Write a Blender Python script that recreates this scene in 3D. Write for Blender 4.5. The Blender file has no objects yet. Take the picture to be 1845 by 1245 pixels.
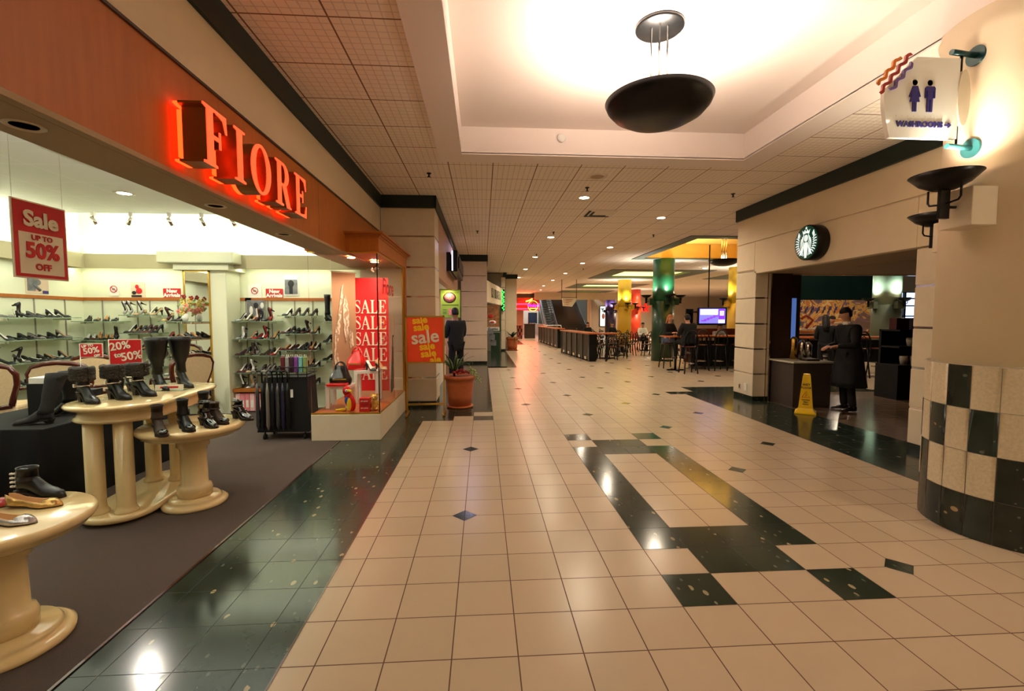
import bpy, bmesh, math, random
from mathutils import Vector, Matrix
PI = math.pi
R = math.radians
sc = bpy.context.scene
COL = sc.collection
# ------------------------------------------------------------------ camera
cam_d = bpy.data.cameras.new('camera'); cam = bpy.data.objects.new('camera', cam_d); COL.objects.link(cam)
cam.location = (0, 0, 1.555)
cam.rotation_euler = (R(90 - 3.47), 0, R(-3.66))
cam_d.sensor_width = 36; cam_d.sensor_fit = 'HORIZONTAL'
cam_d.lens = 825.2 / 1845 * 36
cam_d.clip_start = .05; cam_d.clip_end = 200
sc.camera = cam
# ------------------------------------------------------------------ world, exposure
w = bpy.data.worlds.new('world'); sc.world = w; w.use_nodes = True
w.node_tree.nodes['Background'].inputs[0].default_value = (1, .8, .62, 1)
w.node_tree.nodes['Background'].inputs[1].default_value = .03
vs = sc.view_settings
vs.view_transform = 'Standard'; vs.look = 'None'; vs.gamma = 1; vs.use_curve_mapping = False
vs.exposure = 0.3
# ------------------------------------------------------------------ area lights, real sources and added ones
LIGHTS = []
def area(loc, size, power, col, rot=(0, 0, 0), sy=None, spread=None, shape=None):
    l = bpy.data.lights.new('light', 'AREA'); l.energy = power; l.color = col; l.size = size
    l.shape = shape or ('RECTANGLE' if sy else 'DISK')
    if sy: l.size_y = sy
    if spread: l.spread = R(spread)
    o = bpy.data.objects.new('area_source', l); o.location = loc; o.rotation_euler = [R(a) for a in rot]
    COL.objects.link(o); return o
WARM = (1, .85, .64); WARM2 = (1, .83, .62); SHOP = (.93, 1, .80)
# corridor downlights (light sources of the recessed cans), plus added unseen ones near and behind the viewer
CANS = [(1.78, 8.05), (3.75, 9.55), (1.78, 12.0), (3.8, 13.6), (1.82, 15.9), (3.85, 17.6), (1.86, 19.9), (3.9, 21.6), (1.9, 24.0),
        (3.95, 25.7), (1.9, 28.2), (4.0, 30.1), (2.4, 33.5), (4.4, 34.6)]
for x, y in CANS: area((x, y, 3.61), .16, 31, WARM, spread=160)
for x, y in ((4.2, 1.4), (-1.1, -2.0), (4.2, -1.8), (1.6, -3.0)): area((x, y, 3.61), .16, 18, WARM, spread=150)
# food court general light
for x, y, p in ((7.6, 10.6, 34), (11, 10.5, 26), (14, 13.5, 35), (11, 18, 34), (7.6, 18, 40), (13, 24, 60), (8, 26, 70), (12, 32, 170), (18, 30, 220), (14, 41, 260), (7, 33, 90), (19, 20, 40)):
    area((x, y, 3.6), .3, p, WARM2, spread=160)
# shoe shop: fluorescent strips behind the valance, broad area lights and added uplights, downlights
area((-4.2, 4.6, 3.03), 3.6, 40, SHOP, sy=3.2)
area((-4.4, 1.4, 3.03), 3.0, 9, (1, .93, .74), sy=2.4)
area((-4.3, 7.88, 2.60), 4.2, 40, (.97, 1, .88), rot=(168, 0, 0), sy=.14)  # uplight added above the valance to brighten cove and shop ceiling
area((-6.45, 4.5, 2.60), .14, 34, (.97, 1, .88), rot=(180, -12, 0), sy=5.0)  # second added uplight, along the left wall valance
for x in (-6.0, -3.3): area((x, 7.85, 2.36), 1.7, 3.5, SHOP, sy=.12)
area((-5.0, 7.85, 2.36), 1.0, 2.5, SHOP, sy=.12)
area((-2.12, 2.5, 2.7), .12, 55, (1, 1, .92), rot=(0, 120, 0), sy=6)  # unseen uplight added behind the fascia to brighten the shop ceiling
area((-6.4, 5.6, 2.36), .12, 7, SHOP, sy=2.8)
# ------------------------------------------------------------------ materials
M = {}
def srgb(r, g, b):
    return tuple(((c / 255) / 12.92 if c / 255 <= .04045 else ((c / 255 + .055) / 1.055) ** 2.4) for c in (r, g, b)) + (1,)
def mat(name, col, rough=.5, metal=0, emit=None, estr=0, spec=.5, noise=0, nscale=20, bump=0, coat=0, trans=0, alpha=1, ior=1.45):
    m = bpy.data.materials.new(name); m.use_nodes = True; nt = m.node_tree; b = nt.nodes['Principled BSDF']
    c = srgb(*col)
    b.inputs['Base Color'].default_value = c; b.inputs['Roughness'].default_value = rough; b.inputs['Metallic'].default_value = metal
    b.inputs['Specular IOR Level'].default_value = spec; b.inputs['Coat Weight'].default_value = coat
    b.inputs['Transmission Weight'].default_value = trans; b.inputs['Alpha'].default_value = alpha; b.inputs['IOR'].default_value = ior
    if emit: b.inputs['Emission Color'].default_value = srgb(*emit); b.inputs['Emission Strength'].default_value = estr
    tc = nt.nodes.new('ShaderNodeTexCoord')
    if noise or bump:
        n = nt.nodes.new('ShaderNodeTexNoise'); n.inputs['Scale'].default_value = nscale; n.inputs['Detail'].default_value = 4
        nt.links.new(tc.outputs['Object'], n.inputs['Vector'])
        if noise:
            mx = nt.nodes.new('ShaderNodeMixRGB'); mx.blend_type = 'MULTIPLY'; mx.inputs[0].default_value = 1
            mr = nt.nodes.new('ShaderNodeMapRange'); mr.inputs[3].default_value = 1 - noise; mr.inputs[4].default_value = 1 + noise
            mr.inputs[1].default_value = .3; mr.inputs[2].default_value = .7
            nt.links.new(n.outputs['Fac'], mr.inputs[0]); mx.inputs[1].default_value = c
            nt.links.new(mr.outputs[0], mx.inputs[2]); nt.links.new(mx.outputs[0], b.inputs['Base Color'])
        if bump:
            bp = nt.nodes.new('ShaderNodeBump'); bp.inputs['Strength'].default_value = bump; bp.inputs['Distance'].default_value = .01
            nt.links.new(n.outputs['Fac'], bp.inputs['Height']); nt.links.new(bp.outputs[0], b.inputs['Normal'])
    M[name] = m; return m
def mth(nt, op, a, b=None, c=None):
    n = nt.nodes.new('ShaderNodeMath'); n.operation = op
    for i, v in enumerate((a, b, c)):
        if v is None: continue
        if isinstance(v, (int, float)): n.inputs[i].default_value = v
        else: nt.links.new(v, n.inputs[i])
    return n.outputs[0]
def xyz(nt, which='Object'):
    tc = nt.nodes.new('ShaderNodeTexCoord'); s = nt.nodes.new('ShaderNodeSeparateXYZ'); nt.links.new(tc.outputs[which], s.inputs[0])
    return tc.outputs[which], s.outputs[0], s.outputs[1], s.outputs[2]
def line(nt, v, step, off, wd):       # 1 on a seam
    f = mth(nt, 'FRACT', mth(nt, 'MULTIPLY', mth(nt, 'SUBTRACT', v, off), 1 / step))
    d = mth(nt, 'ABSOLUTE', mth(nt, 'SUBTRACT', f, .5))
    return mth(nt, 'GREATER_THAN', d, .5 - wd / step / 2)
def mixc(nt, f, a, b):
    n = nt.nodes.new('ShaderNodeMixRGB')
    for i, v in ((0, f), (1, a), (2, b)):
        if isinstance(v, (int, float)): n.inputs[i].default_value = v
        elif isinstance(v, tuple): n.inputs[i].default_value = v
        else: nt.links.new(v, n.inputs[i])
    return n.outputs[0]
T = .305; CX = 2.483; RY = 6.592
def cX(c): return (c - CX) * T
def rY(r): return (r + RY) * T
def floor_tile(name, col, grout, rough, sx, sy, ox, oy, wd):
    m = mat(name, col, rough); nt = m.node_tree; b = nt.nodes['Principled BSDF']
    v, x, y, z = xyz(nt)
    s = mth(nt, 'MAXIMUM', line(nt, x, sx, ox, wd), line(nt, y, sy, oy, wd))
    wn = nt.nodes.new('ShaderNodeTexWhiteNoise'); wn.noise_dimensions = '2D'
    cb = nt.nodes.new('ShaderNodeCombineXYZ')
    nt.links.new(mth(nt, 'FLOOR', mth(nt, 'MULTIPLY', mth(nt, 'SUBTRACT', x, ox), 1 / sx)), cb.inputs[0])
    nt.links.new(mth(nt, 'FLOOR', mth(nt, 'MULTIPLY', mth(nt, 'SUBTRACT', y, oy), 1 / sy)), cb.inputs[1])
    nt.links.new(cb.outputs[0], wn.inputs[0])
    c0 = srgb(*col); c1 = tuple(a * .93 for a in c0[:3]) + (1,)
    n = nt.nodes.new('ShaderNodeTexNoise'); n.inputs['Scale'].default_value = 3; nt.links.new(v, n.inputs['Vector'])
    base = mixc(nt, wn.outputs[0], c0, c1); base = mixc(nt, mth(nt, 'MULTIPLY', n.outputs[0], .25), base, tuple(a * .8 for a in c0[:3]) + (1,))
    nt.links.new(mixc(nt, s, base, srgb(*grout)), b.inputs['Base Color'])
    nt.links.new(mth(nt, 'ADD', mth(nt, 'MULTIPLY', s, .4), rough), b.inputs['Roughness'])
    return m
floor_tile('tile', (192, 172, 146), (84, 54, 38), .26, T, T, cX(0), rY(0), .006)
floor_tile('lobby_tile', (120, 100, 84), (50, 40, 34), .2, .6, .6, 5.3, 4.2, .008)
def granite(name, base, flecks, rough, sx=T, ox=cX(0), oy=rY(0), grout=.004, axes='xy'):
    m = mat(name, base, rough); nt = m.node_tree; b = nt.nodes['Principled BSDF']
    v, x, y, z = xyz(nt)
    vo = nt.nodes.new('ShaderNodeTexVoronoi'); vo.inputs['Scale'].default_value = 30; vo.inputs['Randomness'].default_value = 1
    mp = nt.nodes.new('ShaderNodeMapping'); mp.inputs['Scale'].default_value = (1, .55, .8); mp.inputs['Rotation'].default_value = (0, 0, .7)
    n0 = nt.nodes.new('ShaderNodeTexNoise'); n0.inputs['Scale'].default_value = 9; n0.inputs['Detail'].default_value = 6
    nt.links.new(v, mp.inputs[0]); nt.links.new(mp.outputs[0], vo.inputs['Vector']); nt.links.new(v, n0.inputs['Vector'])
    sepc = nt.nodes.new('ShaderNodeSeparateColor'); nt.links.new(vo.outputs['Color'], sepc.inputs[0])
    big = mth(nt, 'MULTIPLY', mth(nt, 'GREATER_THAN', sepc.outputs[0], .974), mth(nt, 'LESS_THAN', vo.outputs['Distance'], .42))
    mid = mth(nt, 'MULTIPLY', mth(nt, 'GREATER_THAN', sepc.outputs[1], .86), mth(nt, 'LESS_THAN', vo.outputs['Distance'], .25))
    c = mixc(nt, n0.outputs[0], srgb(*base), srgb(*[int(q * 1.7 + 6) for q in base]))
    c = mixc(nt, mth(nt, 'MULTIPLY', mid, .5), c, srgb(120, 124, 108)); c = mixc(nt, big, c, srgb(*flecks))
    s = mth(nt, 'MAXIMUM', line(nt, x, sx, ox, grout), line(nt, y, sx, oy, grout)) if axes == 'xy' else 0
    c = mixc(nt, s, c, srgb(14, 20, 16)); nt.links.new(c, b.inputs['Base Color'])
    if axes == 'xy': nt.links.new(mth(nt, 'ADD', mth(nt, 'MULTIPLY', s, .5), rough), b.inputs['Roughness'])
    return m
granite('granite', (24, 32, 26), (150, 136, 104), .14)
granite('granite_wall', (20, 26, 20), (150, 128, 88), .2, axes='z')
# ceiling tiles with a fine square grid pressed in
def ceiling_mat(name, col, ox, oy, fine=True, seam=(128, 96, 72)):
    m = mat(name, col, .85); nt = m.node_tree; b = nt.nodes['Principled BSDF']; v, x, y, z = xyz(nt)
    s = mth(nt, 'MAXIMUM', line(nt, x, .61, ox, .014), line(nt, y, .61, oy, .014))
    c = srgb(*col)
    if fine:
        f = mth(nt, 'MAXIMUM', line(nt, x, .61 / 8, ox, .009), line(nt, y, .61 / 8, oy, .009))
        c = mixc(nt, mth(nt, 'MULTIPLY', f, .28), c, srgb(110, 82, 62))
        bp = nt.nodes.new('ShaderNodeBump'); bp.inputs['Strength'].default_value = .8; bp.inputs['Distance'].default_value = .008; bp.invert = True
        nt.links.new(f, bp.inputs['Height']); nt.links.new(bp.outputs[0], b.inputs['Normal'])
    nt.links.new(mixc(nt, s, c, srgb(*seam)), b.inputs['Base Color']); return m
ceiling_mat('ceil', (240, 226, 208), -1.07, 4.62)
ceiling_mat('shop_ceil', (240, 240, 230), -3.2, 4.85, False, (250, 250, 244))
# wood veneer
def wood(name, c1, c2, rough=.35, scale=(14, 14, 1.2), coat=.2):
    m = mat(name, c1, rough, coat=coat); nt = m.node_tree; b = nt.nodes['Principled BSDF']
    tc = nt.nodes.new('ShaderNodeTexCoord'); mp = nt.nodes.new('ShaderNodeMapping'); mp.inputs['Scale'].default_value = scale
    n = nt.nodes.new('ShaderNodeTexNoise'); n.inputs['Scale'].default_value = 1.4; n.inputs['Detail'].default_value = 8; n.inputs['Roughness'].default_value = .6
    nt.links.new(tc.outputs['Object'], mp.inputs[0]); nt.links.new(mp.outputs[0], n.inputs['Vector'])
    nt.links.new(mixc(nt, n.outputs[0], srgb(*c1), srgb(*c2)), b.inputs['Base Color']); return m
wood('orange_wood', (184, 108, 36), (154, 80, 20), rough=.5, coat=0)
wood('shelf_wood', (190, 110, 54), (150, 80, 36), scale=(1, 12, 12))
wood('mahogany', (96, 34, 18), (54, 16, 8), .22, (6, 6, 6), .6)
wood('dark_wood', (58, 40, 26), (34, 22, 14), .4)
wood('counter_wood', (198, 104, 48), (160, 78, 34), .3, (1, 9, 9))
mat('wall', (206, 186, 158), .6, noise=.03, nscale=4)
mat('drywall', (232, 214, 184), .7, noise=.03, nscale=3)
mat('panel', (222, 208, 182), .45, noise=.03, nscale=8)
mat('soffit', (170, 146, 112), .7)
mat('coffer', (236, 222, 212), .8)
mat('band', (20, 38, 34), .5)
mat('shop_wall', (226, 228, 200), .6)
mat('shop_white', (244, 246, 238), .6)
mat('valance', (196, 186, 150), .6)
mat('bright_strip', (255, 255, 240), .5, emit=(255, 255, 226), estr=5)
mat('can_glow', (255, 240, 220), .5, emit=(255, 236, 208), estr=14)
mat('can_ring', (214, 200, 176), .4)
mat('carpet', (86, 72, 66), .95, noise=.18, nscale=260, bump=.9)
mat('cream_gloss', (226, 200, 146), .16, coat=.6, noise=.04, nscale=6)
mat('chrome', (220, 214, 206), .12, 1)
mat('brass', (200, 160, 76), .25, 1)
mat('gilt', (212, 176, 70), .3, .8)
mat('black_metal', (16, 17, 17), .35, .4)
mat('black_matte', (12, 12, 12), .7)
mat('black_cloth', (14, 13, 14), .95)
mat('coat_black', (16, 16, 19), .85)
mat('dark_jacket', (22, 24, 30), .85)
mat('denim', (78, 88, 108), .9)
mat('trouser', (22, 22, 26), .9)
mat('skin', (206, 150, 118), .55)
mat('skin_dark', (148, 102, 76), .55)
mat('hair_dark', (18, 13, 10), .6)
mat('hair_red', (172, 98, 50), .6)
mat('white', (236, 232, 222), .5)
mat('white_gloss', (238, 236, 226), .25, coat=.3)
mat('sign_white', (232, 222, 198), .5)
mat('sign_red', (196, 30, 34), .45)
mat('sale_red', (206, 26, 30), .5)
mat('sale_orange', (232, 66, 22), .4, coat=.3)
mat('sale_yellow', (246, 196, 30), .4)
mat('sign_navy', (44, 36, 112), .4)
mat('sign_orange', (226, 128, 36), .4)
mat('sign_rust', (160, 44, 32), .4)
mat('sign_purple', (112, 88, 150), .4)
mat('braille_grey', (206, 196, 176), .5)
mat('teal', (60, 120, 122), .3, .2)
mat('dark_teal', (24, 58, 58), .3, .3)
mat('letter_face', (240, 110, 70), .4, emit=(255, 84, 44), estr=1.0)
mat('letter_side', (150, 108, 66), .3, .7)
mat('neon_red', (255, 80, 30), .4, emit=(255, 52, 14), estr=5)
mat('sign_lit_red', (220, 30, 24), .4, emit=(235, 24, 20), estr=1.3)
mat('neon_pink', (255, 60, 90), .4, emit=(255, 40, 74), estr=6)
mat('neon_yellow', (255, 190, 90), .4, emit=(255, 168, 60), estr=5)
mat('neon_green', (60, 255, 90), .4, emit=(50, 240, 80), estr=3)
mat('neon_magenta', (255, 40, 150), .4, emit=(230, 24, 140), estr=4)
mat('red_wall', (170, 60, 44), .6)
mat('glass', (255, 255, 255), .02, trans=1, ior=1.08, spec=.6)
mat('glass_shelf', (196, 220, 200), .05, trans=.75, ior=1.2)
mat('mirror', (225, 225, 220), .02, 1)
mat('terracotta', (176, 92, 50), .6, noise=.08, nscale=12)
mat('soil', (50, 34, 24), .95)
mat('leaf', (64, 98, 40), .5, noise=.2, nscale=30)
mat('leaf_light', (150, 170, 96), .5, noise=.2, nscale=30)
mat('leaf_dark', (36, 58, 32), .5)
mat('flower_red', (150, 28, 24), .6)
mat('flower_pink', (230, 150, 130), .6)
mat('flower_yellow', (228, 206, 110), .6)
mat('wet_yellow', (240, 196, 22), .4)
mat('print_black', (20, 18, 16), .5)
mat('print_red', (196, 60, 24), .5)
mat('menu_blue', (70, 110, 200), .4, emit=(90, 120, 190), estr=.55)
mat('tv_screen', (90, 80, 200), .3, emit=(110, 104, 240), estr=1.6)
mat('tv_pale', (220, 220, 255), .3, emit=(215, 220, 255), estr=1.8)
mat('tv_purple', (110, 40, 190), .3, emit=(110, 44, 200), estr=1.6)
mat('window_glow', (200, 220, 255), .3, emit=(196, 216, 255), estr=1.7)
mat('lightbox', (230, 240, 230), .3, emit=(220, 240, 226), estr=1.6)
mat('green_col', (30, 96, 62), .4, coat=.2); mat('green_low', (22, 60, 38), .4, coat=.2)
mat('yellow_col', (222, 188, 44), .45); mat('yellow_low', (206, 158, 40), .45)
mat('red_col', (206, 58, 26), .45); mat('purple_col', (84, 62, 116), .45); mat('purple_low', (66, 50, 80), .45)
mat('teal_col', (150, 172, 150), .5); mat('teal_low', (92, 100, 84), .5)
mat('recess_yellow', (240, 196, 96), .7); mat('recess_frame', (96, 108, 98), .6); mat('recess_green', (92, 108, 54), .6)
mat('recess_light', (255, 250, 200), .5, emit=(255, 240, 150), estr=1.5)
mat('recess_white', (232, 226, 206), .7)
mat('terrazzo', (214, 200, 172), .4, noise=.10, nscale=60)
mat('grout', (150, 140, 122), .8)
mat('mosaic_orange', (206, 116, 44), .5)
mat('escalator_steel', (120, 130, 132), .25, .9)
mat('rubber', (14, 14, 14), .5)
mat('pink_wall', (196, 156, 128), .7)
mat('grey_wall', (150, 142, 128), .7)
mat('stair_brown', (104, 84, 66), .7); mat('island', (66, 56, 50), .5); mat('island_top', (196, 188, 170), .25)
mat('door_dark', (30, 40, 54), .4)
mat('upholstery', (228, 200, 158), .8, noise=.06, nscale=40)
mat('poster_tan', (176, 136, 104), .6, noise=.12, nscale=2.5)
mat('poster_pale', (222, 196, 170), .6, noise=.08, nscale=6)
mat('poster_grey', (120, 120, 122), .6, noise=.3, nscale=14); mat('poster_black', (34, 34, 36), .6)
mat('menu_green', (130, 160, 60), .5, emit=(130, 160, 60), estr=.12)
mat('menu_pink', (206, 130, 132), .5, noise=.4, nscale=26)
mat('food_brown', (150, 96, 56), .5, noise=.5, nscale=9, emit=(150, 96, 56), estr=.15)
mat('food_red', (206, 60, 40), .5, noise=.3, nscale=9)
mat('parrot_red', (206, 24, 20), .8); mat('parrot_blue', (30, 80, 170), .8); mat('parrot_yellow', (232, 196, 40), .8)
mat('teddy', (216, 176, 84), .9, noise=.15, nscale=60, bump=.8)
mat('bag_red', (214, 28, 24), .25, coat=.5); mat('bag_black', (24, 20, 20), .2, coat=.5)
mat('fur', (60, 54, 48), .95, noise=.5, nscale=90, bump=1)
mat('suede_grey', (52, 52, 54), .95, noise=.15, nscale=30)
mat('leather_black', (9, 9, 9), .42, coat=.1); mat('leather_patent', (12, 12, 13), .08, coat=1); mat('leather_brown', (56, 38, 26), .6)
mat('sole', (40, 30, 22), .6)
mat('gold_leather', (206, 164, 96), .25, .7, noise=.2, nscale=40, bump=.5); mat('silver_leather', (196, 190, 190), .22, .8, noise=.15, nscale=40, bump=.5)
mat('insole_dark', (40, 30, 28), .5); mat('insole_tan', (196, 140, 80), .6); mat('insole_white', (232, 226, 214), .5)
SH = {'black': (18, 17, 18), 'charcoal': (62, 62, 64), 'grey': (120, 114, 106), 'dark brown': (66, 42, 30), 'red': (166, 26, 28), 'burgundy': (84, 26, 30),
      'beige': (192, 160, 118), 'silver': (190, 188, 186), 'gold': (190, 156, 84), 'olive': (110, 104, 58), 'navy': (28, 32, 56)}
for k, c in SH.items(): mat('shoe_' + k, c, .3, metal=.5 if k in ('silver', 'gold') else 0, coat=.4)
for k, c in {'maroon': (104, 28, 40), 'grey': (150, 146, 150), 'purple': (128, 66, 156), 'aqua': (120, 180, 182), 'green': (140, 160, 100), 'plum': (70, 34, 48)}.items(): mat('pack_' + k, c, .4, noise=.15, nscale=40)
mat('pink_box', (226, 130, 140), .5); mat('pink_box_pale', (238, 190, 186), .5)
def drape_mat():
    m = mat('poster_drape', (226, 200, 172), .6); nt = m.node_tree; b = nt.nodes['Principled BSDF']; v, x, y, z = xyz(nt)
    wv = nt.nodes.new('ShaderNodeTexWave'); wv.inputs['Scale'].default_value = 7; wv.inputs['Distortion'].default_value = 9; wv.inputs['Detail'].default_value = 3; wv.inputs['Detail Scale'].default_value = 1.6
    nt.links.new(v, wv.inputs['Vector']); nt.links.new(mixc(nt, wv.outputs[0], srgb(172, 134, 108), srgb(240, 220, 198)), b.inputs['Base Color'])
drape_mat()
def mural_mat():
    m = mat('mural', (230, 160, 80), .5, emit=(200, 140, 70), estr=.10); nt = m.node_tree; b = nt.nodes['Principled BSDF']
    v, x, y, z = xyz(nt); n = nt.nodes.new('ShaderNodeTexNoise'); n.inputs['Scale'].default_value = 1.6; n.inputs['Detail'].default_value = 2; n.inputs['Distortion'].default_value = 1.4
    nt.links.new(v, n.inputs['Vector']); cr = nt.nodes.new('ShaderNodeValToRGB'); nt.links.new(n.outputs[0], cr.inputs[0])
    cr.color_ramp.interpolation = 'CONSTANT'; els = [(0, (54, 40, 92)), (.40, (96, 64, 130)), (.46, (228, 176, 96)), (.53, (214, 122, 56)), (.58, (240, 206, 140)), (.63, (150, 60, 60)), (.68, (90, 130, 170))]
    while len(cr.color_ramp.elements) < len(els): cr.color_ramp.elements.new(.5)
    for e, (p, c) in zip(cr.color_ramp.elements, els): e.position = p; e.color = srgb(*c)
    nt.links.new(cr.outputs[0], b.inputs['Base Color'])
mural_mat()
# ------------------------------------------------------------------ mesh helpers
class MB:
    def __init__(s): s.v = []; s.f = []; s.mi = []; s.sm = []; s.cur = 0
    def add(s, vs, fs, smooth=False):
        o = len(s.v); s.v += [tuple(v) for v in vs]; s.f += [tuple(i + o for i in f) for f in fs]
        s.mi += [s.cur] * len(fs); s.sm += [smooth] * len(fs); return s
    def m(s, i): s.cur = i; return s
    def box(s, x0, x1, y0, y1, z0, z1, M_=None):
        vs = [Vector((x, y, z)) for x in (x0, x1) for y in (y0, y1) for z in (z0, z1)]
        if M_: vs = [M_ @ v for v in vs]
        return s.add(vs, [(0, 1, 3, 2), (4, 6, 7, 5), (0, 4, 5, 1), (2, 3, 7, 6), (0, 2, 6, 4), (1, 5, 7, 3)])
    def bev(s, x0, x1, y0, y1, z0, z1, b=.01, M_=None):      # box with bevelled edges
        bm = bmesh.new(); bmesh.ops.create_cube(bm, size=1)
        for v in bm.verts: v.co = Vector(((x0 + x1) / 2 + v.co.x * (x1 - x0), (y0 + y1) / 2 + v.co.y * (y1 - y0), (z0 + z1) / 2 + v.co.z * (z1 - z0)))
        bmesh.ops.bevel(bm, geom=bm.edges[:], offset=b, segments=2, affect='EDGES', profile=.5)
        vs = [(M_ @ v.co if M_ else v.co.copy()) for v in bm.verts]; bm.verts.index_update()
        s.add(vs, [tuple(v.index for v in f.verts) for f in bm.faces]); bm.free(); return s
    def quad(s, a, b, c, d): return s.add([a, b, c, d], [(0, 1, 2, 3)])
    def rings(s, rs, closed=True, cap=True, smooth=True):
        n = len(rs[0]); vs = [p for r in rs for p in r]; fs = []
        for i in range(len(rs) - 1):
            for j in range(n if closed else n - 1):
                k = (j + 1) % n; fs.append((i * n + j, i * n + k, (i + 1) * n + k, (i + 1) * n + j))
        s.add(vs, fs, smooth)
        if cap: s.add(list(rs[0]) , [tuple(range(n))[::-1]]); s.add(list(rs[-1]), [tuple(range(n))])
        return s
    def lathe(s, prof, c=(0, 0, 0), seg=32, sx=1, sy=1, M_=None, smooth=True, cap=True):
        rs = []
        for r, z in prof:
            ring = [Vector((c[0] + max(r, 1e-4) * math.cos(2 * PI * i / seg) * sx, c[1] + max(r, 1e-4) * math.sin(2 * PI * i / seg) * sy, c[2] + z)) for i in range(seg)]
            rs.append([M_ @ p for p in ring] if M_ else ring)
        return s.rings(rs, cap=cap, smooth=smooth)
    def tube(s, pts, r, seg=8, smooth=True):
        pts = [Vector(p) for p in pts]; n = len(pts); rr = r if isinstance(r, (list, tuple)) else [r] * n; rs = []; up = None
        for i, p in enumerate(pts):
            d = (pts[min(i + 1, n - 1)] - pts[max(i - 1, 0)]).normalized()
            if up is None: up = Vector((0, 0, 1)) if abs(d.z) < .9 else Vector((1, 0, 0))
            a = d.cross(up).normalized(); u2 = a.cross(d).normalized(); up = u2
            rs.append([p + (a * math.cos(2 * PI * k / seg) + u2 * math.sin(2 * PI * k / seg)) * rr[i] for k in range(seg)])
        return s.rings(rs, smooth=smooth)
    def ell(s, c, rx, ry, rz, seg=16, rings=10, M_=None, z0=-1, z1=1):
        rs = []
        for i in range(rings + 1):
            z = z0 + (z1 - z0) * i / rings; a = math.asin(max(-1, min(1, z))) if not (z0 == -1 and z1 == 1) else -PI / 2 + PI * i / rings
            r = max(math.cos(a), 1e-3); zz = math.sin(a)
            ring = [Vector((rx * r * math.cos(2 * PI * k / seg), ry * r * math.sin(2 * PI * k / seg), rz * zz)) for k in range(seg)]
            rs.append([(M_ @ p if M_ else p) + Vector(c) for p in ring])
        return s.rings(rs)
    def prism(s, poly, h, fn, smooth=False):      # poly 2D, fn(u,v,w)->point, w in 0..h
        n = len(poly); a = [fn(u, v, 0) for u, v in poly]; b = [fn(u, v, h) for u, v in poly]
        fs = [tuple(range(n))[::-1], tuple(range(n, 2 * n))]
        s.add(a + b, fs); return s.add(a + b, [(i, (i + 1) % n, n + (i + 1) % n, n + i) for i in range(n)], smooth)
    def build(s, name, mats, parent=None, loc=None):
        me = bpy.data.meshes.new(name); me.from_pydata(s.v, [], s.f)
        for mm in (mats if isinstance(mats, (list, tuple)) else [mats]): me.materials.append(M[mm])
        for i, p in enumerate(me.polygons): p.material_index = s.mi[i]; p.use_smooth = s.sm[i]
        bm = bmesh.new(); bm.from_mesh(me); bmesh.ops.remove_doubles(bm, verts=bm.verts, dist=1e-5) if len(s.v) < 6000 else None
        bmesh.ops.recalc_face_normals(bm, faces=bm.faces); bm.to_mesh(me); bm.free()
        o = bpy.data.objects.new(name, me); COL.objects.link(o)
        if parent: o.parent = parent
        if loc: o.location = loc
        return o
def tag(o, label=None, cat=None, group=None, kind=None):
    if label: o['label'] = label
    if cat: o['category'] = cat
    if group: o['group'] = group
    if kind: o['kind'] = kind
    return o
def struct(o, label=None): o['kind'] = 'structure'; (label and o.__setitem__('label', label)); return o
def thing(name, label, cat, loc=(0, 0, 0), rz=0, group=None):
    o = bpy.data.objects.new(name, None); COL.objects.link(o); o.location = loc; o.rotation_euler = (0, 0, rz); o.empty_display_size = .1
    return tag(o, label, cat, group)
CH = {}
def dup(root, loc, rz=None, label=None, group=None, scale=None, remat=None):
    kids = {}
    for o in bpy.data.objects:
        if o.parent: kids.setdefault(o.parent.name, []).append(o)
    def cp(o, par):
        c = o.copy(); COL.objects.link(c)
        if par: c.parent = par
        for k in kids.get(o.name, []): cp(k, c)
        return c
    r = cp(root, None); r.location = loc
    if rz is not None: r.rotation_euler = (0, 0, rz)
    if scale: r.scale = scale if isinstance(scale, tuple) else (scale,) * 3
    if label: r['label'] = label
    if group: r['group'] = group
    return r
ROT = {'-y': (PI / 2, 0, 0), '+x': (PI / 2, 0, PI / 2), '-x': (PI / 2, 0, -PI / 2)}
def text(name, s, size, m, loc, rot='-y', parent=None, ext=.002, bold=0, sx=1, shear=0, align='CENTER', rz=None, space=1):
    cu = bpy.data.curves.new(name, 'FONT'); cu.body = s; cu.size = size; cu.extrude = ext; cu.offset = bold; cu.align_x = align; cu.align_y = 'CENTER'; cu.shear = shear
    cu.space_character = space; cu.resolution_u = 3
    t = bpy.data.objects.new('tmp', cu); COL.objects.link(t); bpy.context.view_layer.update()
    me = bpy.data.meshes.new_from_object(t.evaluated_get(bpy.context.evaluated_depsgraph_get())); bpy.data.objects.remove(t)
    me.materials.clear(); me.materials.append(M[m]); me.name = name
    o = bpy.data.objects.new(name, me); COL.objects.link(o); o.location = loc; o.rotation_euler = ROT[rot] if isinstance(rot, str) else rot
    o.scale = (sx, 1, 1)
    if parent: o.parent = parent
    return o
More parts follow.
